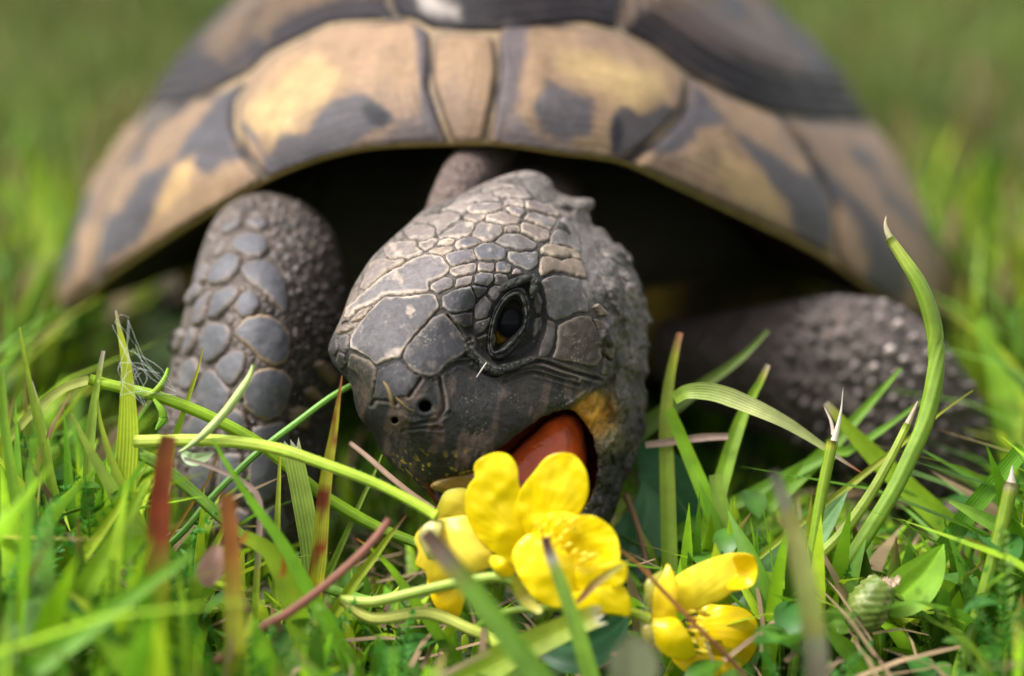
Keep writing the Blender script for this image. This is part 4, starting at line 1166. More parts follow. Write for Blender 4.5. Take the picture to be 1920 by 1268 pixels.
def fuzz(name, pts, rad_px, parent, count, length=.035, col=(.6, .65, .45), seed=0):
    """fine hairs along a stem: stuff"""
    r = np.random.default_rng(seed); S = spline(np.array(pts, float), 60)
    V, F = [], []
    for _ in range(count):
        i = r.integers(0, 60); P = W(S[i, 0], S[i, 1], D0 + S[i, 2]); dv = r.normal(size=3); dv /= np.linalg.norm(dv)
        b = P + dv * rad_px * K * D0 * .9; e = b + dv * length * r.uniform(.5, 1.2) + r.normal(size=3) * .006
        s = np.cross(dv, [0, 1, 0]); s /= np.linalg.norm(s) + 1e-9
        k = len(V); V += [b + s * .0016, b - s * .0016, e]; F.append((k, k + 1, k + 2))
    o = mesh_obj(name, np.array(V), F, M_dry, parent, np.tile(col, (len(V), 1)), extra={"across": np.zeros(len(V))})
    o["kind"] = "stuff"
    return o

def stamens(parent, lst, seed=0):
    r = np.random.default_rng(seed)
    for (x, y, z, dx, dy) in lst:
        rod("stamen", [(x, y, z), (x + dx * .5, y + dy * .5, z - .05), (x + dx, y + dy, z - .08)], [2.2, 2.4, 4.5, 4.2, 1.5], M_petal, parent,
            [(0, (.95, .72, .01)), (1, (.97, .82, .08))], 7, 8)

b1 = empty("buttercup", W(985, 1010, D0 - 1.35), "large open yellow buttercup held in the mouth of the tortoise", "flower")
petal(b1, cF([(395,160),(410,120),(470,85),(530,75),(580,95),(615,150),(622,230),(640,300),(655,420),(660,560),(620,640),(540,610),(450,540),(400,480),(360,400),(352,300),(370,240),(402,200)]), -1.22, .02, .06, .05, cen=cF([(680,560)])[0], seed=1)
petal(b1, cF([(620,280),(700,170),(760,100),(830,78),(900,90),(950,150),(970,220),(965,300),(925,385),(880,430),(780,520),(700,560),(640,560),(610,400)]), -1.25, -.06, .08, .06, cen=cF([(680,560)])[0], seed=2)
petal(b1, cF([(700,540),(740,440),(860,400),(930,388),(1000,395),(1060,430),(1105,480),(1127,560),(1120,620),(1060,650),(960,670),(840,660),(760,620)]), -1.42, -.10, .05, -.05, cen=cF([(720,560)])[0], seed=3)
petal(b1, cF([(590,570),(640,500),(700,478),(760,480),(820,520),(880,600),(920,680),(955,760),(945,840),(860,856),(770,845),(700,808),(640,730),(600,650)]), -1.66, .03, -.05, .07, cen=cF([(700,520)])[0], seed=4)
petal(b1, cF([(850,640),(980,655),(1110,615),(1162,640),(1163,700),(1135,740),(1060,765),(960,775),(880,730)]), -1.64, -.08, .03, .05, cen=cF([(760,600)])[0], seed=5)
petal(b1, cF([(880,790),(960,765),(1130,742),(1172,790),(1182,850),(1170,897),(1100,885),(1000,882),(880,866)]), -1.72, -.03, .06, .06, cen=cF([(760,640)])[0], seed=6)
petal(b1, cF([(690,470),(740,400),(820,372),(900,385),(935,420),(900,460),(960,520),(900,560),(800,540),(720,520)]), -1.5, 0, .10, .05, YL, cen=cF([(760,600)])[0], seed=8, wav=.06)
petal(b1, cF([(470,620),(490,588),(560,608),(602,662),(590,700),(550,710),(498,675)]), -1.55, 0, .1, .1, YL, edge=(.5,.5,.05), seed=9)
petal(b1, cF([(588,715),(612,690),(650,750),(705,810),(742,870),(710,884),(648,850),(598,790)]), -1.62, 0, 0, -.08, (.62,.55,.06), "sepal", edge=(.35,.42,.06), seed=10)
stamens(b1, [(cF([(x, y)])[0][0], cF([(x, y)])[0][1], z, dx, dy) for x, y, z, dx, dy in
  [(760,440,-1.62,14,-20),(790,470,-1.66,16,-22),(820,500,-1.68,20,-16),(850,440,-1.62,18,-10),(740,500,-1.70,-4,-24),(770,530,-1.72,8,-24),(800,545,-1.72,16,-20),(830,560,-1.72,22,-12),(700,470,-1.64,6,-22),
   (900,600,-1.7,26,-8),(900,640,-1.72,24,-14),(930,620,-1.7,26,-14),(870,600,-1.72,18,-16),(880,420,-1.6,12,-8),(830,400,-1.56,10,-8),(960,610,-1.68,20,-12)]])
rod("stem", [(985,1105,-1.5),(940,1082,-1.4),(860,1092,-1.3),(780,1110,-1.2),(700,1128,-1.15),(640,1125,-1.1)], [10,11,11,11,11], M_stem, b1, [(0,(.25,.42,.12)),(1,(.36,.5,.22))], 10, 26, ridge=.25)
rod("pedicel", [(1180,1148,-1.5),(1110,1146,-1.45),(1020,1140,-1.4),(940,1150,-1.3),(880,1185,-1.1)], [9,7,7,7], M_stem, b1, [(0,(.3,.42,.06)),(1,(.12,.25,.05))], 8, 20)
fuzz("hair", [(970,1105,-1.62),(990,1140,-1.62),(1012,1148,-1.6)], 12, b1, 160, seed=4)

b2 = empty("buttercup", W(850, 1030, D0 - 1.1), "yellow buttercup seen from behind on a pale stem, left of the open one", "flower")
petal(b2, cF([(205,400),(225,320),(255,270),(310,255),(362,262),(400,330),(390,420),(300,440)]), -.95, .02, .05, .06, (.78,.66,.05), edge=(.3,.34,.05), seed=11)
petal(b2, cF([(190,420),(280,400),(380,400),(450,520),(500,600),(480,650),(380,680),(260,610),(170,500)]), -1.18, -.05, -.02, .10, (.95,.78,.08), cen=cF([(190,420)])[0], seed=12)
petal(b2, cF([(100,500),(150,440),(210,440),(270,560),(335,680),(330,760),(200,785),(150,670),(105,640),(118,570)]), -1.2, .05, .05, .10, (.95,.76,.05), cen=cF([(190,420)])[0], seed=13)
petal(b2, cF([(170,690),(330,660),(360,760),(332,880),(300,927),(258,905),(190,825)]), -1.1, .04, .04, .10, (.96,.72,.01), cen=cF([(190,420)])[0], seed=14)
petal(b2, cF([(120,480),(180,415),(240,430),(225,520),(240,620),(200,640),(150,580)]), -1.26, .04, .04, .12, (.72,.68,.2), "sepal", edge=(.4,.42,.14), seed=15)
rod("stem", [(818,968,-1.15),(780,945,-1.1),(700,905,-1.0),(600,868,-.9),(520,842,-.8),(430,828,-.75),(340,826,-.7),(252,828,-.65)], [11,10,11,12,12,12,12], M_stem, b2,
    [(0,(.30,.48,.06)),(.3,(.28,.46,.07)),(1,(.42,.55,.18))], 12, 44, ridge=.12, label="long pale green stem with a cut end, arching left")
fuzz("hair", [(818,968,-1.15),(780,945,-1.1),(700,905,-1.0),(600,868,-.9),(520,842,-.8),(430,828,-.75),(340,826,-.7)], 11, b2, 900, .02, seed=6)

b3 = empty("buttercup", W(1310, 1160, D0 - 1.1), "half open yellow buttercup lying on the grass at the right", "flower")
petal(b3, cF([(1540,845),(1620,838),(1730,850),(1800,900),(1822,980),(1800,1080),(1740,1150),(1660,1170),(1560,1110),(1500,980)]), -.85, .05, 0, .12, YM, seed=21, cen=cF([(1380,960)])[0])
petal(b3, cF([(1350,850),(1380,740),(1400,700),(1480,650),(1600,600),(1700,577),(1790,590),(1812,660),(1790,740),(1700,768),(1640,812),(1560,842),(1450,880)]), -1.3, .08, .02, .16, (.98,.82,.04), seed=22, cen=cF([(1380,900)])[0])
petal(b3, cF([(1690,600),(1740,585),(1795,592),(1814,660),(1790,742),(1690,768),(1660,740),(1710,680)]), -1.22, .05, .02, -.1, YM, seed=23)
petal(b3, cF([(1362,630),(1400,690),(1415,760),(1410,870),(1400,950),(1330,960),(1290,900),(1300,760),(1340,690)]), -1.42, 0, 0, .08, (.97,.76,.02), seed=24, cen=cF([(1340,960)])[0])
petal(b3, cF([(1285,890),(1400,900),(1450,950),(1490,1020),(1500,1105),(1400,1110),(1320,1065),(1270,970)]), -1.5, .05, -.03, .12, YL, seed=25, cen=cF([(1280,900)])[0])
petal(b3, cF([(1390,1100),(1540,1085),(1720,1125),(1720,1165),(1600,1197),(1500,1195),(1430,1160)]), -1.2, .04, 0, .08, YM, seed=26, cen=cF([(1280,960)])[0])
petal(b3, cF([(1250,730),(1300,685),(1350,668),(1365,760),(1320,850),(1300,900),(1258,860)]), -1.4, 0, 0, .12, (.55,.50,.06), "sepal", edge=(.36,.42,.08), seed=27)
petal(b3, cF([(1228,930),(1270,880),(1300,980),(1320,1070),(1285,1075),(1245,1030)]), -1.42, 0, 0, .12, (.62,.52,.08), "sepal", edge=(.4,.42,.1), seed=28)
stamens(b3, [(cF([(x, y)])[0][0], cF([(x, y)])[0][1], z, dx, dy) for x, y, z, dx, dy in
  [(1440,880,-1.2,26,-4),(1470,900,-1.2,30,4),(1460,930,-1.25,30,6),(1450,960,-1.25,34,6),(1470,1000,-1.22,34,4),(1500,1030,-1.2,30,8),(1480,870,-1.1,30,0),(1500,950,-1.15,26,8),(1490,1060,-1.2,34,6),(1440,1000,-1.3,26,10),(1520,880,-1.05,22,4),(1520,1000,-1.1,26,2)]])
rod("stem", [(1214,1160,-1.35),(1190,1150,-1.4),(1165,1148,-1.45)], [12,9,8], M_stem, b3, [(0,(.3,.4,.05)),(1,(.25,.38,.05))], 8, 8)
fuzz("hair", [(1210,1120,-1.5),(1212,1160,-1.5),(1218,1200,-1.5)], 10, b3, 160, seed=8)

# ---------------------------------------------------------------- single blades and stems one can point to
LGc = (.26, .40, .07); Gc = (.085, .22, .02); YG = (.22, .36, .025); DG = (.035, .12, .015); PG = (.22, .34, .12); BR = (.22, .035, .006); ST = (.50, .36, .24); PK = (.36, .19, .13)
def blade(pts, widths, cols, label, fold=.25, name="long_grass", group="single grass blades in front of the tortoise", mat=None, spots=None, roll=0.0, root=True, n=30, cat="grass blade", ragged=0):
    Q = list(pts)
    if root:
        x, y, z = Q[-1]; x0, y0, z0 = Q[-2]
        P = W(x, y, D0 + z)
        if P[2] > .15:
            T = P - W(x0, y0, D0 + z0); T /= np.linalg.norm(T) + 1e-9
            T[2] = min(T[2], -.5); e = P + T * (P[2] / -T[2]); a = proj(e); Q.append((float(a[0]), float(a[1]), float(a[2]) - D0))
    wl = len(pts); S = spline(np.array(Q, float), n)
    P = W(S[:, 0], S[:, 1], D0 + S[:, 2])
    w = np.interp(np.linspace(0, 1, n), np.linspace(0, 1, len(widths)), widths) * K * (D0 + S[:, 2]) * .6
    T = np.gradient(P, axis=0); T /= np.linalg.norm(T, axis=1, keepdims=True)
    view = CAM - P; view /= np.linalg.norm(view, axis=1, keepdims=True)
    s = np.cross(T, view); s /= np.linalg.norm(s, axis=1, keepdims=True) + 1e-9
    up = np.cross(s, T)
    a = roll + .14 * np.sin(np.linspace(0, 3, n) + S[0, 0])
    s2 = s * np.cos(a)[:, None] + up * np.sin(a)[:, None]; u2 = np.cross(s2, T)
    us = np.array([-1, -.55, -.08, .08, .55, 1])
    V = P[:, None] + s2[:, None] * (us[None, :, None] * w[:, None, None]) + u2[:, None] * ((np.abs(us) ** 1.3)[None, :, None] * w[:, None, None] * fold)
    if ragged:
        V[0, ::2] += T[0] * -.05 * ragged; V[0, 1::2] += T[0] * .04
    t = np.repeat(np.linspace(0, 1, n), 6); tt_ = [c[0] for c in cols]
    C = np.stack([np.interp(t, tt_, [c[1][k] for c in cols]) for k in range(3)], 1)
    V = V.reshape(-1, 3)
    C = warm(C) * (1 + .25 * fbm(V, 2.5, 3, int(Q[0][0])))[:, None]
    if spots:
        m = sstep(spots[1], spots[1] + .15, fbm(V * np.array([1, 1, .7]), 5.5, 3, int(Q[0][1]))) * (t < spots[2])
        C = lerp(C, np.array(spots[0])[None], m[:, None])
    o = mesh_obj(name, V, grid_faces(n, 6), mat or M_blade, None, C, extra={"across": np.tile((us + 1) / 2, n)})
    tag(o, label, cat, group, 'thing'); recenter(o)
    return o
def stemthing(pts, radii, cols, label, name="green_shoot", cat="stem", group="green and dry stems around the tortoise", root=False, ridge=.1, n=40, mat=None):
    Q = list(pts)
    if root:
        x, y, z = Q[-1]; x0, y0, z0 = Q[-2]; P = W(x, y, D0 + z)
        if P[2] > .15:
            T = P - W(x0, y0, D0 + z0); T /= np.linalg.norm(T) + 1e-9; T[2] = min(T[2], -.6); e = P + T * (P[2] / -T[2]); a = proj(e)
            Q.append((float(a[0]), float(a[1]), float(a[2]) - D0))
    o = rod(name, Q, radii, mat or M_stem, None, cols, 12, n, ridge=ridge)
    tag(o, label, cat, group, 'thing'); recenter(o)
    return o

stemthing([(168,712,-.25),(230,728,-.25),(300,745,-.22),(400,785,-.1),(500,842,0),(600,925,.1),(700,985,.15),(790,1022,.1)], [11,11,12,12,12,10], [(0,(.24,.42,.04)),(1,(.12,.25,.03))], "bright green round stem slanting down across the left foreleg, cut at its left end")
stemthing([(664,720,.5),(620,745,.4),(560,790,.3),(480,852,.2),(400,930,.1),(330,1010,.05),(200,1115,0),(120,1180,0)], [6,7,7,7,7,6], [(0,(.13,.32,.08)),(1,(.06,.2,.04))], "thin dark green stem rising from lower left to under the snout")
stemthing([(257,850,-.5),(300,872,-.5),(370,930,-.45),(430,985,-.4),(500,1040,-.4),(560,1085,-.4),(640,1112,-.4),(720,1135,-.5)], [12,12,11,11,10,10], [(0,(.2,.38,.12)),(1,(.12,.3,.06))], "ribbed green stem with a whitish cut end below the long pale stem", ridge=.3)
stemthing([(475,684,-.9),(468,706,-.9),(450,735,-.9),(420,775,-.88),(385,812,-.85),(350,840,-.8),(335,848,-.8)], [3,7,8,8,8,6,2], [(0,(.36,.5,.4)),(1,(.34,.48,.4))], "curved hairy pale green leaflet in front of the foreleg scales", name="curled_leaflet", cat="leaf")
stemthing([(316,690,-.3),(308,712,-.3),(290,735,-.28),(268,742,-.26),(262,745,-.25)], [3,5,6,6,4], [(0,(.2,.42,.04)),(1,(.26,.4,.06))], "small curled green shoot growing from the bright green stem", name="curled_leaflet", cat="leaf")
stemthing([(288,748,-.3),(302,768,-.32),(306,786,-.3),(292,806,-.3)], [3,7,9,2], [(0,(.2,.4,.05)),(1,(.15,.38,.05))], "small pointed leaf hanging under the bright green stem", name="curled_leaflet", cat="leaf")
s_hook = stemthing([(1667,446,-.1),(1690,480,-.1),(1722,530,-.1),(1745,590,-.05),(1755,650,0),(1753,710,0),(1735,790,0),(1705,860,0),(1670,930,0),(1620,1010,0),(1565,1100,0),(1535,1170,0)], [9,15,17,17,17,17,17,17,16,15], [(0,(.34,.42,.16)),(.1,(.17,.29,.07)),(1,(.14,.28,.05))], "tall thick green stem curving over like a hook in front of the right foreleg", root=True, n=60)
s_second = stemthing([(1702,795,.1),(1670,860,.1),(1630,930,.1),(1580,1000,.1),(1520,1060,.1)], [8,12,13,13], [(0,(.24,.34,.1)),(1,(.13,.25,.04))], "second green stem running close along the tall curved stem", root=True)
s_snap = stemthing([(1561,826,-.3),(1552,870,-.3),(1540,930,-.3),(1528,1000,-.3),(1515,1090,-.3),(1505,1150,-.3)], [11,11,11,11,12], [(0,(.3,.3,.05)),(.05,(.16,.27,.03)),(1,(.12,.26,.03))], "upright snapped green stem with white fibres at its broken top", root=True)
s_edge = stemthing([(1896,905,-.6),(1885,960,-.6),(1865,1040,-.6),(1840,1130,-.6),(1812,1220,-.6),(1790,1290,-.6)], [14,14,14,15,16], [(0,(.4,.3,.18)),(.06,(.14,.24,.03)),(1,(.12,.24,.03))], "thick green stem with a ragged brown top at the right edge", root=True)
stemthing([(1160,1028,-1.75),(1200,1062,-1.75),(1250,1115,-1.75),(1310,1178,-1.8),(1365,1232,-1.8),(1400,1275,-1.8),(1420,1320,-1.7)], [1.5,4,4.5,4.5,4.5,5], [(0,(.4,.2,.03)),(.3,(.28,.10,.02)),(.8,(.16,.05,.02)),(1,(.5,.35,.15))], "thin rust brown stalk crossing the right buttercup", name="dry_straw", mat=M_dry)
stemthing([(655,830,.3),(690,858,.25),(730,893,.15),(770,925,.05),(815,955,-.05)], [5,6,6,5], [(0,(.5,.33,.24)),(1,(.32,.2,.12))], "dry pinkish straw slanting behind the pale stem under the chin", name="dry_straw", mat=M_dry)
stemthing([(1172,925,1.0),(1190,970,1.0),(1208,1030,.9),(1220,1090,.8)], [6,6,6,6], [(0,(.2,.12,.06)),(1,(.28,.18,.1))], "dull brown stalk behind the flowers right of the chin", name="dry_straw", root=True, mat=M_dry)
stemthing([(730,975,-1.7),(690,1025,-1.8),(620,1090,-1.9),(540,1150,-2.0),(460,1200,-2.1)], [8,9,10,10,8], [(0,(.3,.12,.08)),(1,(.18,.05,.03))], "blurred red brown stalk slanting below the left buttercup", name="dry_straw", mat=M_dry, root=True)
stemthing([(1010,1268,-2.2),(930,1205,-1.3),(880,1180,-1.2),(800,1150,-1.1),(700,1160,-1.1),(640,1125,-1.1)], [10,12,12,13,12,10], [(0,(.3,.42,.12)),(1,(.5,.55,.3))], "pale green stalk lying under the left buttercup", name="green_shoot")
stemthing([(1690,1150,-.3),(1760,1155,-.3),(1840,1155,-.3),(1960,1160,-.3)], [8,9,9,10], [(0,(.14,.26,.04)),(1,(.1,.22,.03))], "horizontal green stem right of the seed head", name="green_shoot")
stemthing([(1660,1100,-.5),(1700,1130,-.5),(1780,1180,-.5),(1900,1200,-.5)], [4,6,6,6], [(0,(.12,.24,.04)),(1,(.08,.2,.03))], "thin dark stem curving below the horizontal one", name="green_shoot")

rod("tip", [(1662,404,-.1),(1660,420,-.1),(1664,436,-.1),(1672,452,-.1)], [1,4,7,8], M_dry, s_hook, [(0,(.55,.42,.3)),(1,(.5,.5,.25))], 8, 14, ridge=0.2)
rod("tip", [(1722,752,.1),(1700,800,.1)], [2,7], M_dry, s_second, [(0,(.5,.36,.28)),(1,(.5,.4,.28))], 8, 14, ridge=0.2)
rod("tip", [(1581,726,-.3),(1577,770,-.3),(1568,812,-.3),(1562,832,-.3)], [.6,2,5,9], M_dry, s_snap, [(0,(.7,.65,.55)),(1,(.7,.6,.48))], 8, 14, ridge=0.2)
rod("tip", [(1545,762,-.2),(1558,790,-.25),(1563,815,-.28)], [1,3,5], M_dry, s_snap, [(0,(.5,.4,.3)),(1,(.6,.5,.4))], 8, 14, ridge=0.2)
rod("tip", [(1898,873,-.6),(1897,890,-.6),(1895,912,-.6)], [1,6,13], M_dry, s_edge, [(0,(.6,.55,.48)),(1,(.5,.38,.3))], 8, 14, ridge=0.2)

B = blade
B([(217,582,-.55),(222,610,-.55),(236,680,-.55),(240,760,-.55),(240,830,-.55),(236,890,-.55)], [3,18,34,36,36,36,34], [(0,(.5,.38,.28)),(.06,(.34,.42,.04)),(.3,(.30,.44,.03)),(1,(.26,.4,.03))], "broad yellow green blade with a torn tip wrapped in fine white threads", .12)
B([(545,833,-.1),(556,880,-.1),(570,950,-.1),(582,1020,-.1),(588,1085,-.1)], [30,33,34,34,32], [(0,(.5,.5,.4)),(.05,PG),(1,(.16,.3,.07))], "pale green blade with a white frayed top beside the spotted yellow blade", .2, ragged=1)
B([(641,704,-.6),(636,740,-.6),(624,820,-.6),(612,890,-.6),(604,960,-.6),(598,1040,-.6),(590,1100,-.6)], [2,12,20,24,26,28,28], [(0,(.3,.1,.04)),(.06,(.3,.12,.02)),(.14,(.40,.36,.02)),(1,(.32,.38,.02))], "yellow green blade blotched with dark red spots under the snout", .3, spots=(BR, .05, .75))
B([(316,816,-2.6),(310,850,-2.6),(300,930,-2.6),(296,1010,-2.6),(294,1120,-2.6)], [26,34,36,36,40], [(0,(.18,.05,.01)),(.2,(.26,.075,.01)),(.34,(.25,.12,.01)),(.45,(.2,.3,.02)),(1,(.12,.26,.02))], "blurred blade with a rusty red tip, the taller of the two red tipped ones", .2, spots=(BR, .0, .5))
B([(424,925,-3.0),(430,980,-3.0),(436,1060,-3.0),(440,1150,-3.0)], [24,30,32,34], [(0,(.22,.07,.012)),(.2,(.30,.10,.014)),(.4,(.3,.28,.02)),(1,(.14,.28,.02))], "blurred blade with a rusty red tip, the shorter of the two red tipped ones", .2)
B([(525,830,-.3),(524,880,-.3),(521,960,-.3),(518,1060,-.3)], [3,10,13,14], [(0,(.3,.35,.08)),(1,(.1,.26,.02))], "very narrow upright green blade beside the pale frayed one", .5)
B([(380,652,-.1),(372,690,-.1),(352,750,-.1),(332,810,-.1),(318,860,-.1)], [2,10,15,16,16], [(0,(.35,.3,.05)),(.2,(.2,.36,.02)),(1,(.14,.3,.02))], "slender bright green blade leaning in front of the left foreleg", .4)
B([(194,658,-.3),(186,700,-.3),(176,760,-.3),(168,830,-.3),(166,900,-.3)], [6,16,20,20,20], [(0,(.5,.4,.33)),(.08,(.2,.32,.08)),(1,(.12,.28,.04))], "green blade with a clipped pinkish tip left of the thread wrapped blade", .4)
B([(36,614,-.4),(50,690,-.4),(66,770,-.4),(86,850,-.4),(100,920,-.4)], [4,12,16,18,20], [(0,(.2,.3,.04)),(1,(.09,.24,.02))], "tall narrow green blade near the left edge", .4)
B([(133,774,-.8),(160,830,-.8),(200,900,-.8),(240,980,-.8),(280,1060,-.8)], [4,20,30,34,36], [(0,(.2,.3,.08)),(1,(.08,.22,.03))], "broad dark green blade leaning right at the lower left", .35)
B([(183,750,-.6),(190,800,-.6),(215,880,-.6),(250,960,-.6),(290,1040,-.6)], [3,14,22,24,26], [(0,(.26,.36,.06)),(1,(.12,.28,.04))], "ribbed green blade just right of the broad dark one at the lower left", .4)
B([(716,852,.2),(700,890,.2),(672,950,.2),(645,1010,.2)], [3,9,12,13], [(0,(.22,.34,.08)),(1,(.1,.24,.03))], "thin green blade crossing the dry straw under the chin", .4)
B([(762,966,-.9),(738,995,-.9),(700,1045,-.9),(662,1095,-.9),(640,1130,-.9)], [2,13,18,20,20], [(0,(.35,.12,.08)),(.12,(.26,.36,.03)),(1,(.18,.32,.02))], "short yellow green blade with a red point left of the buttercup", .5)
B([(668,1010,-.9),(700,1032,-.9),(735,1068,-.9),(765,1110,-.9)], [2,14,20,20], [(0,(.5,.08,.02)),(.08,(.2,.4,.02)),(1,(.12,.3,.02))], "small curved green blade with a red point, crossing the short yellow green one", .5)
B([(796,996,-3.2),(830,1035,-3.2),(890,1110,-3.3),(950,1190,-3.4),(1010,1270,-3.5)], [26,36,40,42,44], [(0,(.13,.06,.05)),(.1,(.16,.13,.09)),(.2,(.09,.2,.04)),(1,(.08,.2,.03))], "thick blurred blade with a dark tip crossing in front of the buttercups", .5)
B([(1022,1006,-2.4),(1032,1040,-2.4),(1055,1100,-2.4),(1085,1190,-2.4),(1110,1280,-2.4)], [14,22,26,30,34], [(0,(.08,.03,.03)),(.06,(.12,.06,.06)),(.10,(.45,.45,.4)),(.16,(.16,.3,.1)),(1,(.14,.32,.04))], "pale green blade with a purple black tip in front of the open buttercup", .4)
B([(1125,1152,-1.9),(1090,1165,-1.9),(1010,1200,-1.9),(930,1240,-1.9),(840,1290,-1.9)], [34,44,50,52,50], [(0,(.6,.55,.42)),(.05,(.3,.42,.1)),(1,(.16,.32,.03))], "broad green blade with a pale cut end below the open buttercup", .3, ragged=1)
B([(362,1036,-3.6),(300,1080,-3.6),(200,1150,-3.6),(80,1240,-3.7),(0,1300,-3.8)], [10,36,46,48,46], [(0,(.12,.3,.02)),(1,(.10,.28,.03))], "wide blurred green blade slanting to the lower left corner", .3)
B([(1180,1052,-1.9),(1150,1070,-1.9),(1115,1095,-1.9),(1082,1130,-1.9)], [2,12,14,6], [(0,(.3,.35,.03)),(.4,(.35,.28,.04)),(1,(.3,.12,.06))], "narrow wilted reddish blade lying across the open buttercup", .4, root=False)
B([(1615,886,.3),(1575,860,.3),(1530,828,.3),(1470,790,.3),(1400,757,.3),(1340,736,.35),(1290,734,.4),(1264,748,.5)], [2,7,13,19,25,29,27,18], [(0,(.35,.07,.03)),(.1,(.4,.3,.2)),(.25,(.38,.48,.4)),(.6,(.46,.54,.5)),(1,(.22,.38,.1))], "arched pale green blade folded over, reaching right beside the cheek", .25, n=50, root=False)
B([(1275,624,1.2),(1266,660,1.2),(1254,720,1.2),(1248,800,1.1),(1250,880,1.0)], [10,20,24,26,26], [(0,(.4,.16,.08)),(.08,(.2,.26,.05)),(1,(.1,.24,.02))], "blunt upright blade with a brown tip just right of the tortoise cheek", .4)
B([(1440,684,1.2),(1425,715,1.2),(1395,770,1.2),(1370,840,1.1),(1350,910,1.0)], [8,22,28,30,30], [(0,(.5,.38,.3)),(.07,(.2,.36,.04)),(1,(.12,.3,.02))], "bright green blade with a clipped tan tip below the dark shell opening", .4)
B([(1450,884,-3.4),(1468,930,-3.4),(1490,1000,-3.4),(1512,1100,-3.5),(1528,1200,-3.5),(1535,1290,-3.5)], [16,30,36,38,40,42], [(0,(.06,.05,.05)),(.08,(.2,.2,.13)),(.4,(.18,.24,.12)),(.6,(.16,.13,.09)),(1,(.12,.18,.05))], "blurred grey green blade standing in the right foreground", .4)
B([(1548,756,1.3),(1600,815,1.3),(1660,875,1.3),(1740,950,1.2),(1830,1030,1.1),(1920,1100,1.0)], [10,30,36,40,40,40], [(0,(.5,.4,.3)),(.06,(.22,.38,.03)),(1,(.12,.3,.02))], "long yellow green blade slanting down to the right edge", .3)
B([(1690,690,1.6),(1650,735,1.6),(1600,790,1.6),(1555,840,1.5),(1500,890,1.4)], [4,22,30,32,32], [(0,(.14,.32,.03)),(1,(.14,.32,.02))], "bright green blade reaching up over the right foreleg", .3)
B([(1738,745,1.4),(1690,780,1.4),(1640,815,1.4),(1580,850,1.4),(1520,870,1.4)], [4,18,22,24,24], [(0,(.13,.3,.04)),(1,(.12,.3,.03))], "green blade lying low along the right foreleg", .3)
B([(1824,732,.6),(1790,755,.6),(1750,785,.6),(1700,825,.6)], [2,10,14,16], [(0,(.3,.34,.06)),(1,(.2,.34,.03))], "fine pointed blade ending over the right foreleg elbow", .4)
B([(1920,840,.2),(1870,900,.3),(1820,960,.4),(1770,1030,.5)], [26,30,34,36], [(0,(.1,.28,.02)),(1,(.08,.25,.02))], "broad bright green blade coming in from the right edge", .35)
B([(1780,940,0),(1830,965,0),(1880,990,0),(1940,1015,0)], [5,20,26,28], [(0,(.2,.38,.1)),(1,(.1,.3,.06))], "pale tipped blade pointing left at the right edge", .35, root=False)
B([(1536,1165,-1.0),(1575,1205,-1.0),(1620,1245,-1.0),(1660,1290,-1.0)], [4,26,34,36], [(0,(.5,.55,.4)),(.1,(.12,.28,.03)),(1,(.08,.24,.02))], "ribbed dark green blade at the bottom below the seed head", .35)
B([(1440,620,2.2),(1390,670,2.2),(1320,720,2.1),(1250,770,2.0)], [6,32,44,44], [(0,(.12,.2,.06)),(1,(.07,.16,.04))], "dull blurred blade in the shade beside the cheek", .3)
B([(1365,818,1.0),(1320,820,1.0),(1260,828,1.0),(1210,835,1.0)], [10,12,12,10], [(0,(.36,.24,.2)),(1,(.3,.2,.16))], "flat dry pinkish straw behind the arched blade", .3, root=False, name="dry_straw", mat=M_dry)
B([(168,712,.3),(120,728,.4),(60,775,.5),(0,840,.6)], [14,14,12,12], [(0,(.3,.36,.18)),(1,(.2,.34,.08))], "pale arching blade running to the left edge", .3)
B([(860,860,.1),(410,850,.1),(390,900,.1),(350,960,.1)][1:], [2,7,8], [(0,(.45,.2,.03)),(1,(.35,.25,.03))], "fine orange brown blade in front of the foreleg", .4)
B([(345,860,-1.0),(380,870,-1.0),(430,890,-1.0),(472,915,-1.0),(488,950,-1.0),(485,1010,-1.0)], [5,8,10,10,10,10], [(0,(.4,.3,.25)),(.4,(.42,.26,.24)),(.6,(.24,.36,.05)),(1,(.15,.32,.03))], "thin drooping pink and green blade bent at right angles below the long stem", .4)
B([(455,1005,-1.3),(500,1030,-1.3),(530,1075,-1.3),(552,1140,-1.3)], [20,34,44,44], [(0,(.2,.33,.02)),(1,(.16,.33,.02))], "curved bright green blade with an orange red edge patch", .25, spots=((.4,.06,.01), .1, .4))


B([(275,900,-2.2),(240,970,-2.2),(180,1070,-2.2),(110,1190,-2.2)], [8,36,50,54], [(0,(.2,.36,.03)),(1,(.14,.32,.02))], "wide blurred yellow green blade leaning left at the lower left", .3)
B([(236,930,-1.3),(200,985,-1.3),(150,1050,-1.3),(110,1110,-1.3)], [6,24,34,36], [(0,(.28,.42,.03)),(1,(.2,.36,.02))], "sharp yellow green blade above the wide blurred one", .3)
B([(428,968,-.7),(405,1020,-.7),(382,1070,-.7),(368,1110,-.7)], [4,16,22,24], [(0,(.3,.44,.03)),(1,(.22,.4,.02))], "short lime green blade low in front of the foreleg", .4)
B([(58,716,-.1),(70,760,-.1),(84,830,-.1),(92,900,-.1)], [6,18,26,28], [(0,(.4,.35,.25)),(.1,(.2,.34,.09)),(1,(.12,.28,.05))], "dull green blade with a pale clipped tip beside the tall narrow one", .4)
B([(2,700,-1.0),(8,790,-1.0),(20,880,-1.0),(34,960,-1.0)], [10,18,24,26], [(0,(.16,.32,.04)),(1,(.12,.3,.03))], "green blade cut by the left edge of the picture", .4)
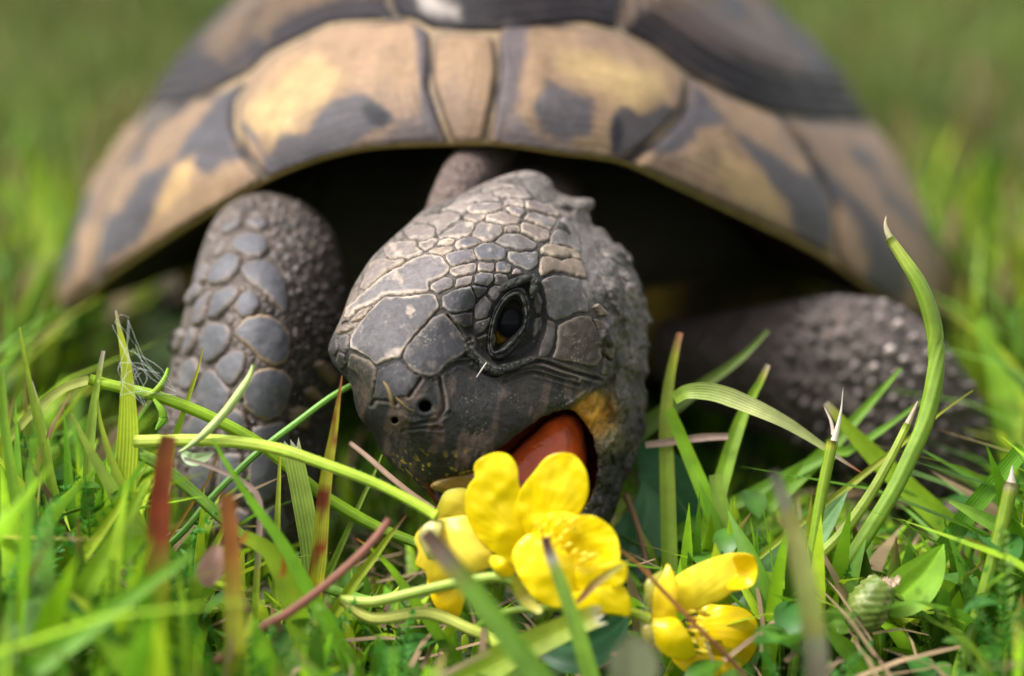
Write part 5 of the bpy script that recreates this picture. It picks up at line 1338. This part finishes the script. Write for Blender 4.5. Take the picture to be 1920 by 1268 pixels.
B([(398,822,-1.5),(425,870,-1.5),(475,945,-1.5),(530,1020,-1.5),(575,1100,-1.5)], [4,14,22,26,30], [(0,(.14,.34,.03)),(1,(.12,.32,.02))], "wide bright green blade slanting right behind the shorter red tipped one", .3)
B([(1340,890,.7),(1352,950,.7),(1375,1020,.7),(1390,1080,.7)], [20,28,30,30], [(0,(.2,.34,.1)),(1,(.12,.28,.05))], "pale flat blade hanging below the arched blade", .3)
B([(1255,768,.9),(1290,850,.9),(1330,950,.8),(1350,1040,.8)], [18,24,26,26], [(0,(.16,.34,.03)),(1,(.12,.3,.02))], "bright narrow blade rising to the fold of the arched blade", .4)
B([(1835,600,4.6),(1870,700,4.6),(1890,800,4.5),(1900,880,4.4)], [20,44,50,52], [(0,(.2,.4,.06)),(1,(.14,.34,.03))], "large blurred bright blade behind the right foreleg", .3)
stemthing([(123,1000,-1.0),(160,1035,-1.0),(200,1068,-1.0),(238,1102,-1.0)], [5,8,8,5], [(0,(.16,.12,.08)),(1,(.2,.15,.1))], "dark dry stalk lying in the grass at the lower left", name="dry_straw", mat=M_dry)
B([(48,905,-.6),(58,940,-.6),(70,980,-.6)], [4,10,12], [(0,(.5,.2,.04)),(1,(.42,.2,.05))], "small orange withered blade near the left edge", .4, mat=M_dry)

# plantain leaves and seed head
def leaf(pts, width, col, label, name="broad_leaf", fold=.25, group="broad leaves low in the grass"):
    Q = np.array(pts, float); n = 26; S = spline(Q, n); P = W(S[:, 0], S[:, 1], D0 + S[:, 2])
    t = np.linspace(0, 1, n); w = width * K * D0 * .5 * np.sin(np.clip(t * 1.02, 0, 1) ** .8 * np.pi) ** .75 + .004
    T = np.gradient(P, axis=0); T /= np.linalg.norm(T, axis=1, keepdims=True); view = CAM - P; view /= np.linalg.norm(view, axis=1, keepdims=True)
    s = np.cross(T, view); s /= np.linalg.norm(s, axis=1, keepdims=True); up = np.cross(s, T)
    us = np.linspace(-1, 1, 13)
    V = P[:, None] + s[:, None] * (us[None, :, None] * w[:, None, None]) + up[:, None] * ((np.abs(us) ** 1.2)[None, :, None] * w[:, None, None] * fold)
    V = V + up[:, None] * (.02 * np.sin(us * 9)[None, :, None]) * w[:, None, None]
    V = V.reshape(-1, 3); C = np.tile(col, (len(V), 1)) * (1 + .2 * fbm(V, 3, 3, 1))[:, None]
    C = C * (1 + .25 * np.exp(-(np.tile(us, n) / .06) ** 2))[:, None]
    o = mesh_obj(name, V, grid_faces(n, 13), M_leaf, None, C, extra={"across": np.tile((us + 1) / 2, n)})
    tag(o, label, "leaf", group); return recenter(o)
leaf([(1655,1150,-.5),(1690,1120,-.5),(1735,1075,-.55),(1770,1020,-.6)], 84, (.26, .50, .03), "pointed oval bright green leaf right of the seed head", fold=.35)
leaf([(1350,1150,.2),(1430,1090,.2),(1520,1010,.2),(1590,920,.2)], 66, (.18, .33, .12), "long pale green leaf behind the right buttercup", fold=.3)
leaf([(1540,1180,-.6),(1570,1165,-.7),(1610,1180,-.7)], 50, (.15, .3, .03), "small round leaf left of the seed head")
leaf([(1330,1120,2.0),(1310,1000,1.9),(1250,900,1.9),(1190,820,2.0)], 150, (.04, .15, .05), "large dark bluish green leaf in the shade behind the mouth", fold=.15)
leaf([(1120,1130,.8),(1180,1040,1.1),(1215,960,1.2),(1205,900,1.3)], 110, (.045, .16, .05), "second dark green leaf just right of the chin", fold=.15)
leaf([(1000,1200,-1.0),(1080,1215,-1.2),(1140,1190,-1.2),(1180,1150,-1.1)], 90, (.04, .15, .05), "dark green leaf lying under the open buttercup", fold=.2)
leaf([(340,850,-.7),(365,862,-.8),(400,850,-.8)], 22, (.34, .46, .22), "tiny pale leaf at the foot of the hairy leaflet")
leaf([(385,1100,-2.2),(400,1050,-2.3),(412,1020,-2.3)], 42, (.48, .26, .22), "blurred pinkish dry leaf tip in the left foreground", name="dry_leaf")
leaf([(1190,1290,-4.2),(1188,1230,-4.2),(1182,1185,-4.2)], 78, (.16, .17, .09), "very blurred olive leaf tip at the bottom edge")

sh = empty("plantain_seed_head", W(1640, 1180, D0 - .7), "stubby green plantain seed head with a pale chewed top", "seed head")
def bud():
    n, m = 30, 34
    S = spline(np.array([(1608,1186,-.7),(1622,1150,-.7),(1645,1112,-.7),(1660,1092,-.7)], float), n)
    P = W(S[:, 0], S[:, 1], D0 + S[:, 2]); t = np.linspace(0, 1, n)
    r = K * D0 * np.interp(t, [0, .15, .5, .8, 1], [16, 33, 40, 34, 24])
    V, F, a = tube_verts(P, r, m)
    V = V.reshape(n, m, 3); ph = (np.arange(n)[:, None] % 4 < 2) * 1.0
    bmp = 1 + .10 * np.sin(a[None] * 9 + ph * np.pi + t[:, None] * 3) * np.abs(np.sin(t[:, None] * np.pi * 7))
    V = P[:, None] + (V - P[:, None]) * bmp[..., None]; V = V.reshape(-1, 3)
    C = lerp(np.array([.14, .20, .03])[None], np.array([.38, .38, .16])[None], sstep(.0, .4, fbm(V, 12, 2, 3))[:, None])
    mesh_obj("bud", V, F + [tuple(range(m))], M_stem, sh, C, extra={"across": np.zeros(len(V))})
    # chewed top
    q = W(1660, 1092, D0 - .7); r2_ = np.random.default_rng(5); V = []; F = []
    for k in range(130):
        a0 = r2_.uniform(0, 6.28); rr = r2_.uniform(0, .15); b = q + np.array([rr * math.cos(a0), rr * math.sin(a0) * .8, rr * .25 * math.cos(a0)]) - np.array([.03, 0, .05])
        s = .02; k0 = len(V); top = b + np.array([.03, -.01, .075]) * r2_.uniform(.6, 1.4)
        V += [b + (s, 0, 0), b + (0, s, 0), b + (-s, 0, 0), b + (0, -s, 0), top]; F += [(k0, k0 + 1, k0 + 4), (k0 + 1, k0 + 2, k0 + 4), (k0 + 2, k0 + 3, k0 + 4), (k0 + 3, k0, k0 + 4)]
    o = mesh_obj("chewed_top", np.array(V), F, M_dry, sh, np.tile([.62, .45, .3], (len(V), 1)), extra={"across": np.zeros(len(V))}); o["kind"] = "stuff"
bud()
rod("stem", [(1610,1182,-.7),(1600,1220,-.7),(1592,1290,-.7)], [10,9,9], M_stem, sh, [(0,(.15,.25,.04)),(1,(.1,.2,.03))], 8, 8)

# threads on the broad blade, crumbs on the snout
def threads():
    r = np.random.default_rng(11); V, F = [], []
    anchors = [(215,605),(222,640),(225,680),(228,715),(255,650),(258,700),(262,735),(245,660),(300,700),(315,690),(330,735),(270,760),(225,745),(240,600),(280,745),(262,690)]
    for _ in range(22):
        a = anchors[r.integers(len(anchors))]; b = anchors[r.integers(len(anchors))]
        if a == b: continue
        S = spline(np.array([(a[0], a[1], -.66), ((a[0]+b[0])/2 + r.uniform(-16,16), (a[1]+b[1])/2 + r.uniform(-16,16), -.72), (b[0] + r.uniform(-6,6), b[1]+r.uniform(-6,6), -.64)]), 8)
        P = W(S[:, 0], S[:, 1], D0 + S[:, 2]); v, f, _ = tube_verts(P, np.full(8, .0014), 4); k = len(V); V += list(v); F += [tuple(i + k for i in q) for q in f]
    o = mesh_obj("cobweb_threads", np.array(V), F, M_dry, None, np.tile([.8, .8, .75], (len(V), 1)), extra={"across": np.zeros(len(V))})
    tag(o, "fine white threads tangled round the broad yellow green blade", "threads", None, "stuff"); recenter(o)
threads()
def crumb(pts, r, col, label):
    o = rod("plant_crumb", [(x, y, hz(x, y, u)) for x, y, u in pts], r, M_dry, None, [(0, col), (1, tuple(np.array(col) * .6))], 6, 14, ridge=.35)
    tag(o, label, "plant crumb", "dried plant crumbs on the snout"); recenter(o)
crumb([(720,716,.015),(728,728,.03),(734,745,.03),(738,762,.02)], [4,6,6,5], (.22,.16,.06), "tan strip of dried plant stuck to the snout above the small nostril")
crumb([(742,745,.02),(755,757,.025),(765,766,.02),(776,770,.02)], [2.5,2.5,2,1], (.2,.15,.05), "thin crumb of dried plant pointing to the big nostril")
crumb([(912,680,.1),(904,692,.1),(893,708,.08)], [1,1.3,.8], (.75,.68,.6), "fine pale bristle lying below the eye")

# ---------------------------------------------------------------- grass that nobody could count
LIM = np.array([(-200,640),(0,640),(100,640),(180,700),(300,800),(380,900),(450,960),(560,1010),(650,1040),(700,1030),(760,1060),(800,1160),(1180,1170),(1220,980),(1300,900),(1400,860),(1500,880),(1700,940),(1800,930),(1870,860),(1930,720),(2200,640)], float)
LIMF = np.array([(-200,560),(0,560),(120,620),(250,760),(400,880),(560,980),(740,1010),(800,1080),(1150,1110),(1200,1240),(1430,1240),(1480,1130),(1560,1240),(1740,1240),(1800,1190),(1850,1000),(1920,900),(2200,700)], float)
GREENS = np.array([[.10,.24,.008],[.17,.34,.01],[.22,.40,.01],[.05,.14,.008],[.26,.42,.015],[.12,.29,.02],[.34,.48,.02],[.08,.2,.01]])
FARG = np.array([[.11,.19,.02],[.15,.22,.035],[.09,.16,.02],[.18,.25,.05]])
xm0, ym0 = xm, 11.5
def gen(nm, label, cnt, sampler, hfun, wid, lean, seed, levels=5, greens=GREENS, dry=.05, gname="grass"):
    r = np.random.default_rng(seed)
    P0 = sampler(r, cnt); d = (P0 - CAM) @ FWD
    H, keep = hfun(r, P0); P0 = P0[keep]; H = H[keep]; n = len(P0)
    az = r.uniform(0, 2 * np.pi, n); ln = np.clip(np.abs(r.normal(0, lean, n)), 0, 1.25); fa = r.uniform(0, np.pi, n)
    dirv = np.stack([np.cos(az), np.sin(az), 0 * az], 1); side = np.stack([np.cos(fa), np.sin(fa), 0 * fa], 1)
    w = wid * r.uniform(.5, 1.4, n) * .5
    t = np.linspace(0, 1, levels)
    rows = []
    for tk in t:
        c = P0 + dirv * (ln * H * tk ** 1.8)[:, None] + np.array([0, 0, 1]) * (H * (tk - .35 * ln.clip(0, 1) * tk ** 2.5))[:, None]
        ww = w * (1 - tk ** 2.2) * (.7 + .3 * min(1, tk * 4)) + .002
        f = dirv * (ww * .5)[:, None]
        rows.append(np.stack([c - side * ww[:, None] + f, c, c + side * ww[:, None] + f], 1))
    V = np.stack(rows, 1)            # n, levels, 3, 3
    idx = np.arange(n)[:, None] * levels * 3
    F = []
    for k in range(levels - 1):
        for j in (0, 1):
            F.append(np.concatenate([idx + k * 3 + j, idx + k * 3 + j + 1, idx + (k + 1) * 3 + j + 1, idx + (k + 1) * 3 + j], 1))
    F = np.vstack(F)
    col = greens[r.integers(0, len(greens), n)] * r.uniform(.75, 1.25, (n, 1))
    patch = fbm(P0, .09, 3, 9)
    col = col * (1 + .9 * patch)[:, None] + np.array([.03, .01, 0]) * np.clip(patch, 0, 1)[:, None]
    dr = r.uniform(size=n) < dry
    col[dr] = np.array([.34, .24, .13]) * r.uniform(.5, 1.2, (dr.sum(), 1))
    C = np.repeat(col[:, None], levels * 3, 1).reshape(n, levels, 3, 3)
    brown = (r.uniform(size=n) < .18)[:, None, None, None] * (t ** 6)[None, :, None, None]
    C = lerp(C, np.array([.30, .16, .07]), brown)
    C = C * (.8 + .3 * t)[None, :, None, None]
    me = bpy.data.meshes.new(nm); Vf = V.reshape(-1, 3) * .01
    me.vertices.add(len(Vf)); me.vertices.foreach_set("co", Vf.astype(np.float32).ravel())
    me.loops.add(F.size); me.loops.foreach_set("vertex_index", F.astype(np.int32).ravel())
    me.polygons.add(len(F)); me.polygons.foreach_set("loop_start", np.arange(0, F.size, 4, dtype=np.int32)); me.polygons.foreach_set("use_smooth", np.ones(len(F), bool))
    cc = np.ones((len(Vf), 4), np.float32); cc[:, :3] = C.reshape(-1, 3)
    me.update(calc_edges=True)
    a = me.color_attributes.new("Col", 'FLOAT_COLOR', 'POINT'); a.data.foreach_set("color", cc.ravel())
    me.materials.append(M_grass); me.validate()
    o = bpy.data.objects.new(nm, me); COL.objects.link(o); tag(o, label, gname, None, "stuff")
    return o

def frus(d0, d1, mrg=1.25, pw=1.0):
    def s(r, n):
        d = d0 + (d1 - d0) * r.uniform(size=n) ** pw
        x = r.uniform(-1, 1, n) * (960 * K * d * mrg + .8)
        y = CAM[1] + (d + 0) / math.cos(PITCH)
        # ground distance that has view depth d:  y*cos + H*sin = d
        y = (d - CAM_H * math.sin(PITCH)) / math.cos(PITCH) + CAM[1]
        return np.stack([x, y, np.zeros(n)], 1)
    return s
def under(P):
    a = ((P[:, 0] - xm0) / 5.2) ** 2 + ((P[:, 1] - ym0) / 6.3) ** 2 < 1
    hx, hy, hd = proj(P + np.array([0, 0, 2.]))
    b = (P[:, 1] > 4.5) & (P[:, 1] < 12) & (np.abs(P[:, 0] - xm0) < 4.6)
    lg = (np.hypot(P[:, 0] + 2.55, (P[:, 1] - 2.1)) < 1.2) | (np.hypot(P[:, 0] - 4.6, (P[:, 1] - 4.4)) < 1.7)
    return a | b | lg
def capped(lo, hi, add, spread, L=None):
    L = LIM if L is None else L
    def f(r, P):
        px, py, d = proj(P)
        lim = np.interp(px, L[:, 0], L[:, 1]) + add + r.exponential(spread, len(P))
        hmax = (py - lim) * K * d / math.cos(PITCH)
        H = np.minimum(r.uniform(lo, hi, len(P)), hmax)
        return H, (H > .35) & ~under(P)
    return f
def free(lo, hi):
    def f(r, P):
        return r.uniform(lo, hi, len(P)), ~under(P)
    return f
def sides(lo, hi):
    def f(r, P):
        px, py, d = proj(P); H = r.uniform(lo, hi, len(P))
        out = (np.abs(P[:, 0] - xm0) > 5.9) | (P[:, 1] > 19.5)
        return H, out & ~under(P)
    return f
def underlow(r, P):
    px, py, d = proj(P); return r.uniform(.3, .9, len(P)), np.ones(len(P), bool)
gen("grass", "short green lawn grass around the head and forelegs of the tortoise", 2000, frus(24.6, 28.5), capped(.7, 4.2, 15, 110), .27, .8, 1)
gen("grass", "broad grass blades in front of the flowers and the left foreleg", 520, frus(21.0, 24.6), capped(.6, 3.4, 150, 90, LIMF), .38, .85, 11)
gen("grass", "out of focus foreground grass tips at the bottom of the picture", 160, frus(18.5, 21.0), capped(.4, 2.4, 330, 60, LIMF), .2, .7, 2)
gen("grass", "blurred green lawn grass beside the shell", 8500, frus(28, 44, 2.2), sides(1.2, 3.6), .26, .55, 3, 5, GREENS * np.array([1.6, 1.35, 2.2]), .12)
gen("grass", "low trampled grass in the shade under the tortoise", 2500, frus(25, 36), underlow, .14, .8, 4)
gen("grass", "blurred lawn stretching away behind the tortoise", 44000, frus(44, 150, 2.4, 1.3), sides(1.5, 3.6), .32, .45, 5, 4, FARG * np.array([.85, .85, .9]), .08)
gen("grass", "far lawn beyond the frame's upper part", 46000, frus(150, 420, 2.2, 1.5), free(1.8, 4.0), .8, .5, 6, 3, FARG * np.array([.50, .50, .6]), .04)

# feathery yarrow-like leaves low in the foreground
def fronds():
    r = np.random.default_rng(21); V, F, C = [], [], []
    for k in range(420):
        d = r.uniform(22.2, 27.0); px = r.uniform(-60, 1980)
        y = (d - CAM_H * math.sin(PITCH)) / math.cos(PITCH) + CAM[1]
        base = np.array([(px - 960) * K * d, y, 0.0])
        if under(base[None])[0]: continue
        lim = np.interp(px, LIM[:, 0], LIM[:, 1]) + r.uniform(110, 330)
        if 1150 < px < 1450: lim = max(lim, 1215)
        if d < 24.9: lim = max(lim, np.interp(px, LIMF[:, 0], LIMF[:, 1]) + 60)
        hx, hy, hd = proj(base); H = min((hy - lim) * K * d, r.uniform(.9, 2.4))
        if H < .5: continue
        az = r.uniform(0, 6.28); lean = r.uniform(.1, .8); dv = np.array([math.cos(az), math.sin(az), 0])
        base[2] = max(0, H - 1.3); L = min(H, 1.3)
        col = np.array([.05, .20, .015]) * r.uniform(.8, 1.5) if r.uniform() < .8 else np.array([.16, .30, .03])
        for j in range(16):
            t = j / 15.; p = base + dv * lean * L * t ** 1.6 + np.array([0, 0, L * t])
            sdv = np.cross(dv, [0, 0, 1.])
            ll = .20 * (1 - t * .7) * L / 1.3
            for s in (-1, 1):
                for q in range(3):
                    e = p + (sdv * s * r.uniform(.5, 1.1) + dv * r.uniform(-.5, .6) + np.array([0, 0, r.uniform(.2, .9)])) * ll
                    wv = np.array([0, 0, .012]) + dv * .012; k0 = len(V); m = (p + e) / 2 + r.normal(size=3) * .01
                    V += [p, m + wv, e, m - wv]; F.append((k0, k0 + 1, k0 + 2, k0 + 3)); C += [col] * 4
            k0 = len(V); V += [p - sdv * .012, p + sdv * .012, p + sdv * .01 + np.array([0, 0, L / 15]), p - sdv * .01 + np.array([0, 0, L / 15])]; F.append((k0, k0+1, k0+2, k0+3)); C += [col * .8] * 4
    o = mesh_obj("feathery_leaves", np.array(V), F, M_grass, None, np.array(C), False)
    tag(o, "fine feathery green leaves growing low between the grass blades", "ground cover", None, "stuff")
fronds()
def litter():
    r = np.random.default_rng(31); V, F, C = [], [], []
    for k in range(700):
        d = r.uniform(21.5, 30); px = r.uniform(-50, 1970); y = (d - CAM_H * math.sin(PITCH)) / math.cos(PITCH) + CAM[1]
        p = np.array([(px - 960) * K * d, y, r.uniform(.05, .7)]); a = r.uniform(0, 3.14); L = r.uniform(.3, 1.4)
        dv = np.array([math.cos(a), math.sin(a), r.uniform(-.25, .35)]); s = np.array([-math.sin(a), math.cos(a), .3]) * r.uniform(.012, .03)
        c = np.array([.32, .22, .12]) * r.uniform(.4, 1.3); k0 = len(V)
        V += [p - s, p + s, p + dv * L * .5 + s + (0, 0, .05), p + dv * L * .5 - s + (0, 0, .05), p + dv * L + s * .4, p + dv * L - s * .4]
        F += [(k0, k0+1, k0+2, k0+3), (k0+3, k0+2, k0+4, k0+5)]; C += [c] * 6
    o = mesh_obj("straw_litter", np.array(V), F, M_dry, None, np.array(C), True, {"across": np.zeros(len(V))})
    tag(o, "bits of dry straw lying in the grass", "litter", None, "stuff")
litter()

def low_leaves():
    """small oval leaves of the weeds between the blades"""
    r = np.random.default_rng(41); V, F, C = [], [], []
    for k in range(190):
        d = r.uniform(22.5, 30.0); px = r.uniform(820, 1980) if k % 3 else r.uniform(-50, 900)
        y = (d - CAM_H * math.sin(PITCH)) / math.cos(PITCH) + CAM[1]
        base = np.array([(px - 960) * K * d, y, 0.0])
        if under(base[None])[0]: continue
        lim = np.interp(px, LIM[:, 0], LIM[:, 1]) + r.uniform(60, 300)
        if 1150 < px < 1450 and d < 25: lim = max(lim, 1240)
        if d < 24.9: lim = max(lim, np.interp(px, LIMF[:, 0], LIMF[:, 1]) + 60)
        hx, hy, hd = proj(base); H = min((hy - lim) * K * d, r.uniform(.3, 1.6))
        if H < .15: continue
        az = r.uniform(0, 6.28); dv = np.array([math.cos(az), math.sin(az), r.uniform(-.2, .7)]); dv /= np.linalg.norm(dv)
        sd_ = np.cross(dv, [0, 0, 1.]); sd_ /= np.linalg.norm(sd_); nu_ = np.cross(sd_, dv)
        L = r.uniform(.3, .7); w = L * r.uniform(.22, .36); c = np.array([[.04, .14, .02], [.07, .19, .015], [.09, .22, .03]])[r.integers(3)] * r.uniform(.8, 1.2)
        p0 = base + np.array([0, 0, H]); k0 = len(V); m = 9
        for i in range(m):
            t = i / (m - 1.); ww = w * math.sin(math.pi * min(1, t * .97 + .015)) ** .7
            cpt = p0 + dv * L * t + nu_ * (.25 * L * (t - t * t) * 2)
            V += [cpt - sd_ * ww + nu_ * ww * .3, cpt, cpt + sd_ * ww + nu_ * ww * .3]; C += [c * .9, c * 1.2, c * .9]
            if i:
                a = k0 + (i - 1) * 3
                F += [(a, a + 1, a + 4, a + 3), (a + 1, a + 2, a + 5, a + 4)]
    o = mesh_obj("low_weeds", np.array(V), F, M_leaf, None, np.array(C), True, {"across": np.zeros(len(V))})
    tag(o, "small oval weed leaves growing low between the grass blades", "ground cover", None, "stuff")
low_leaves()
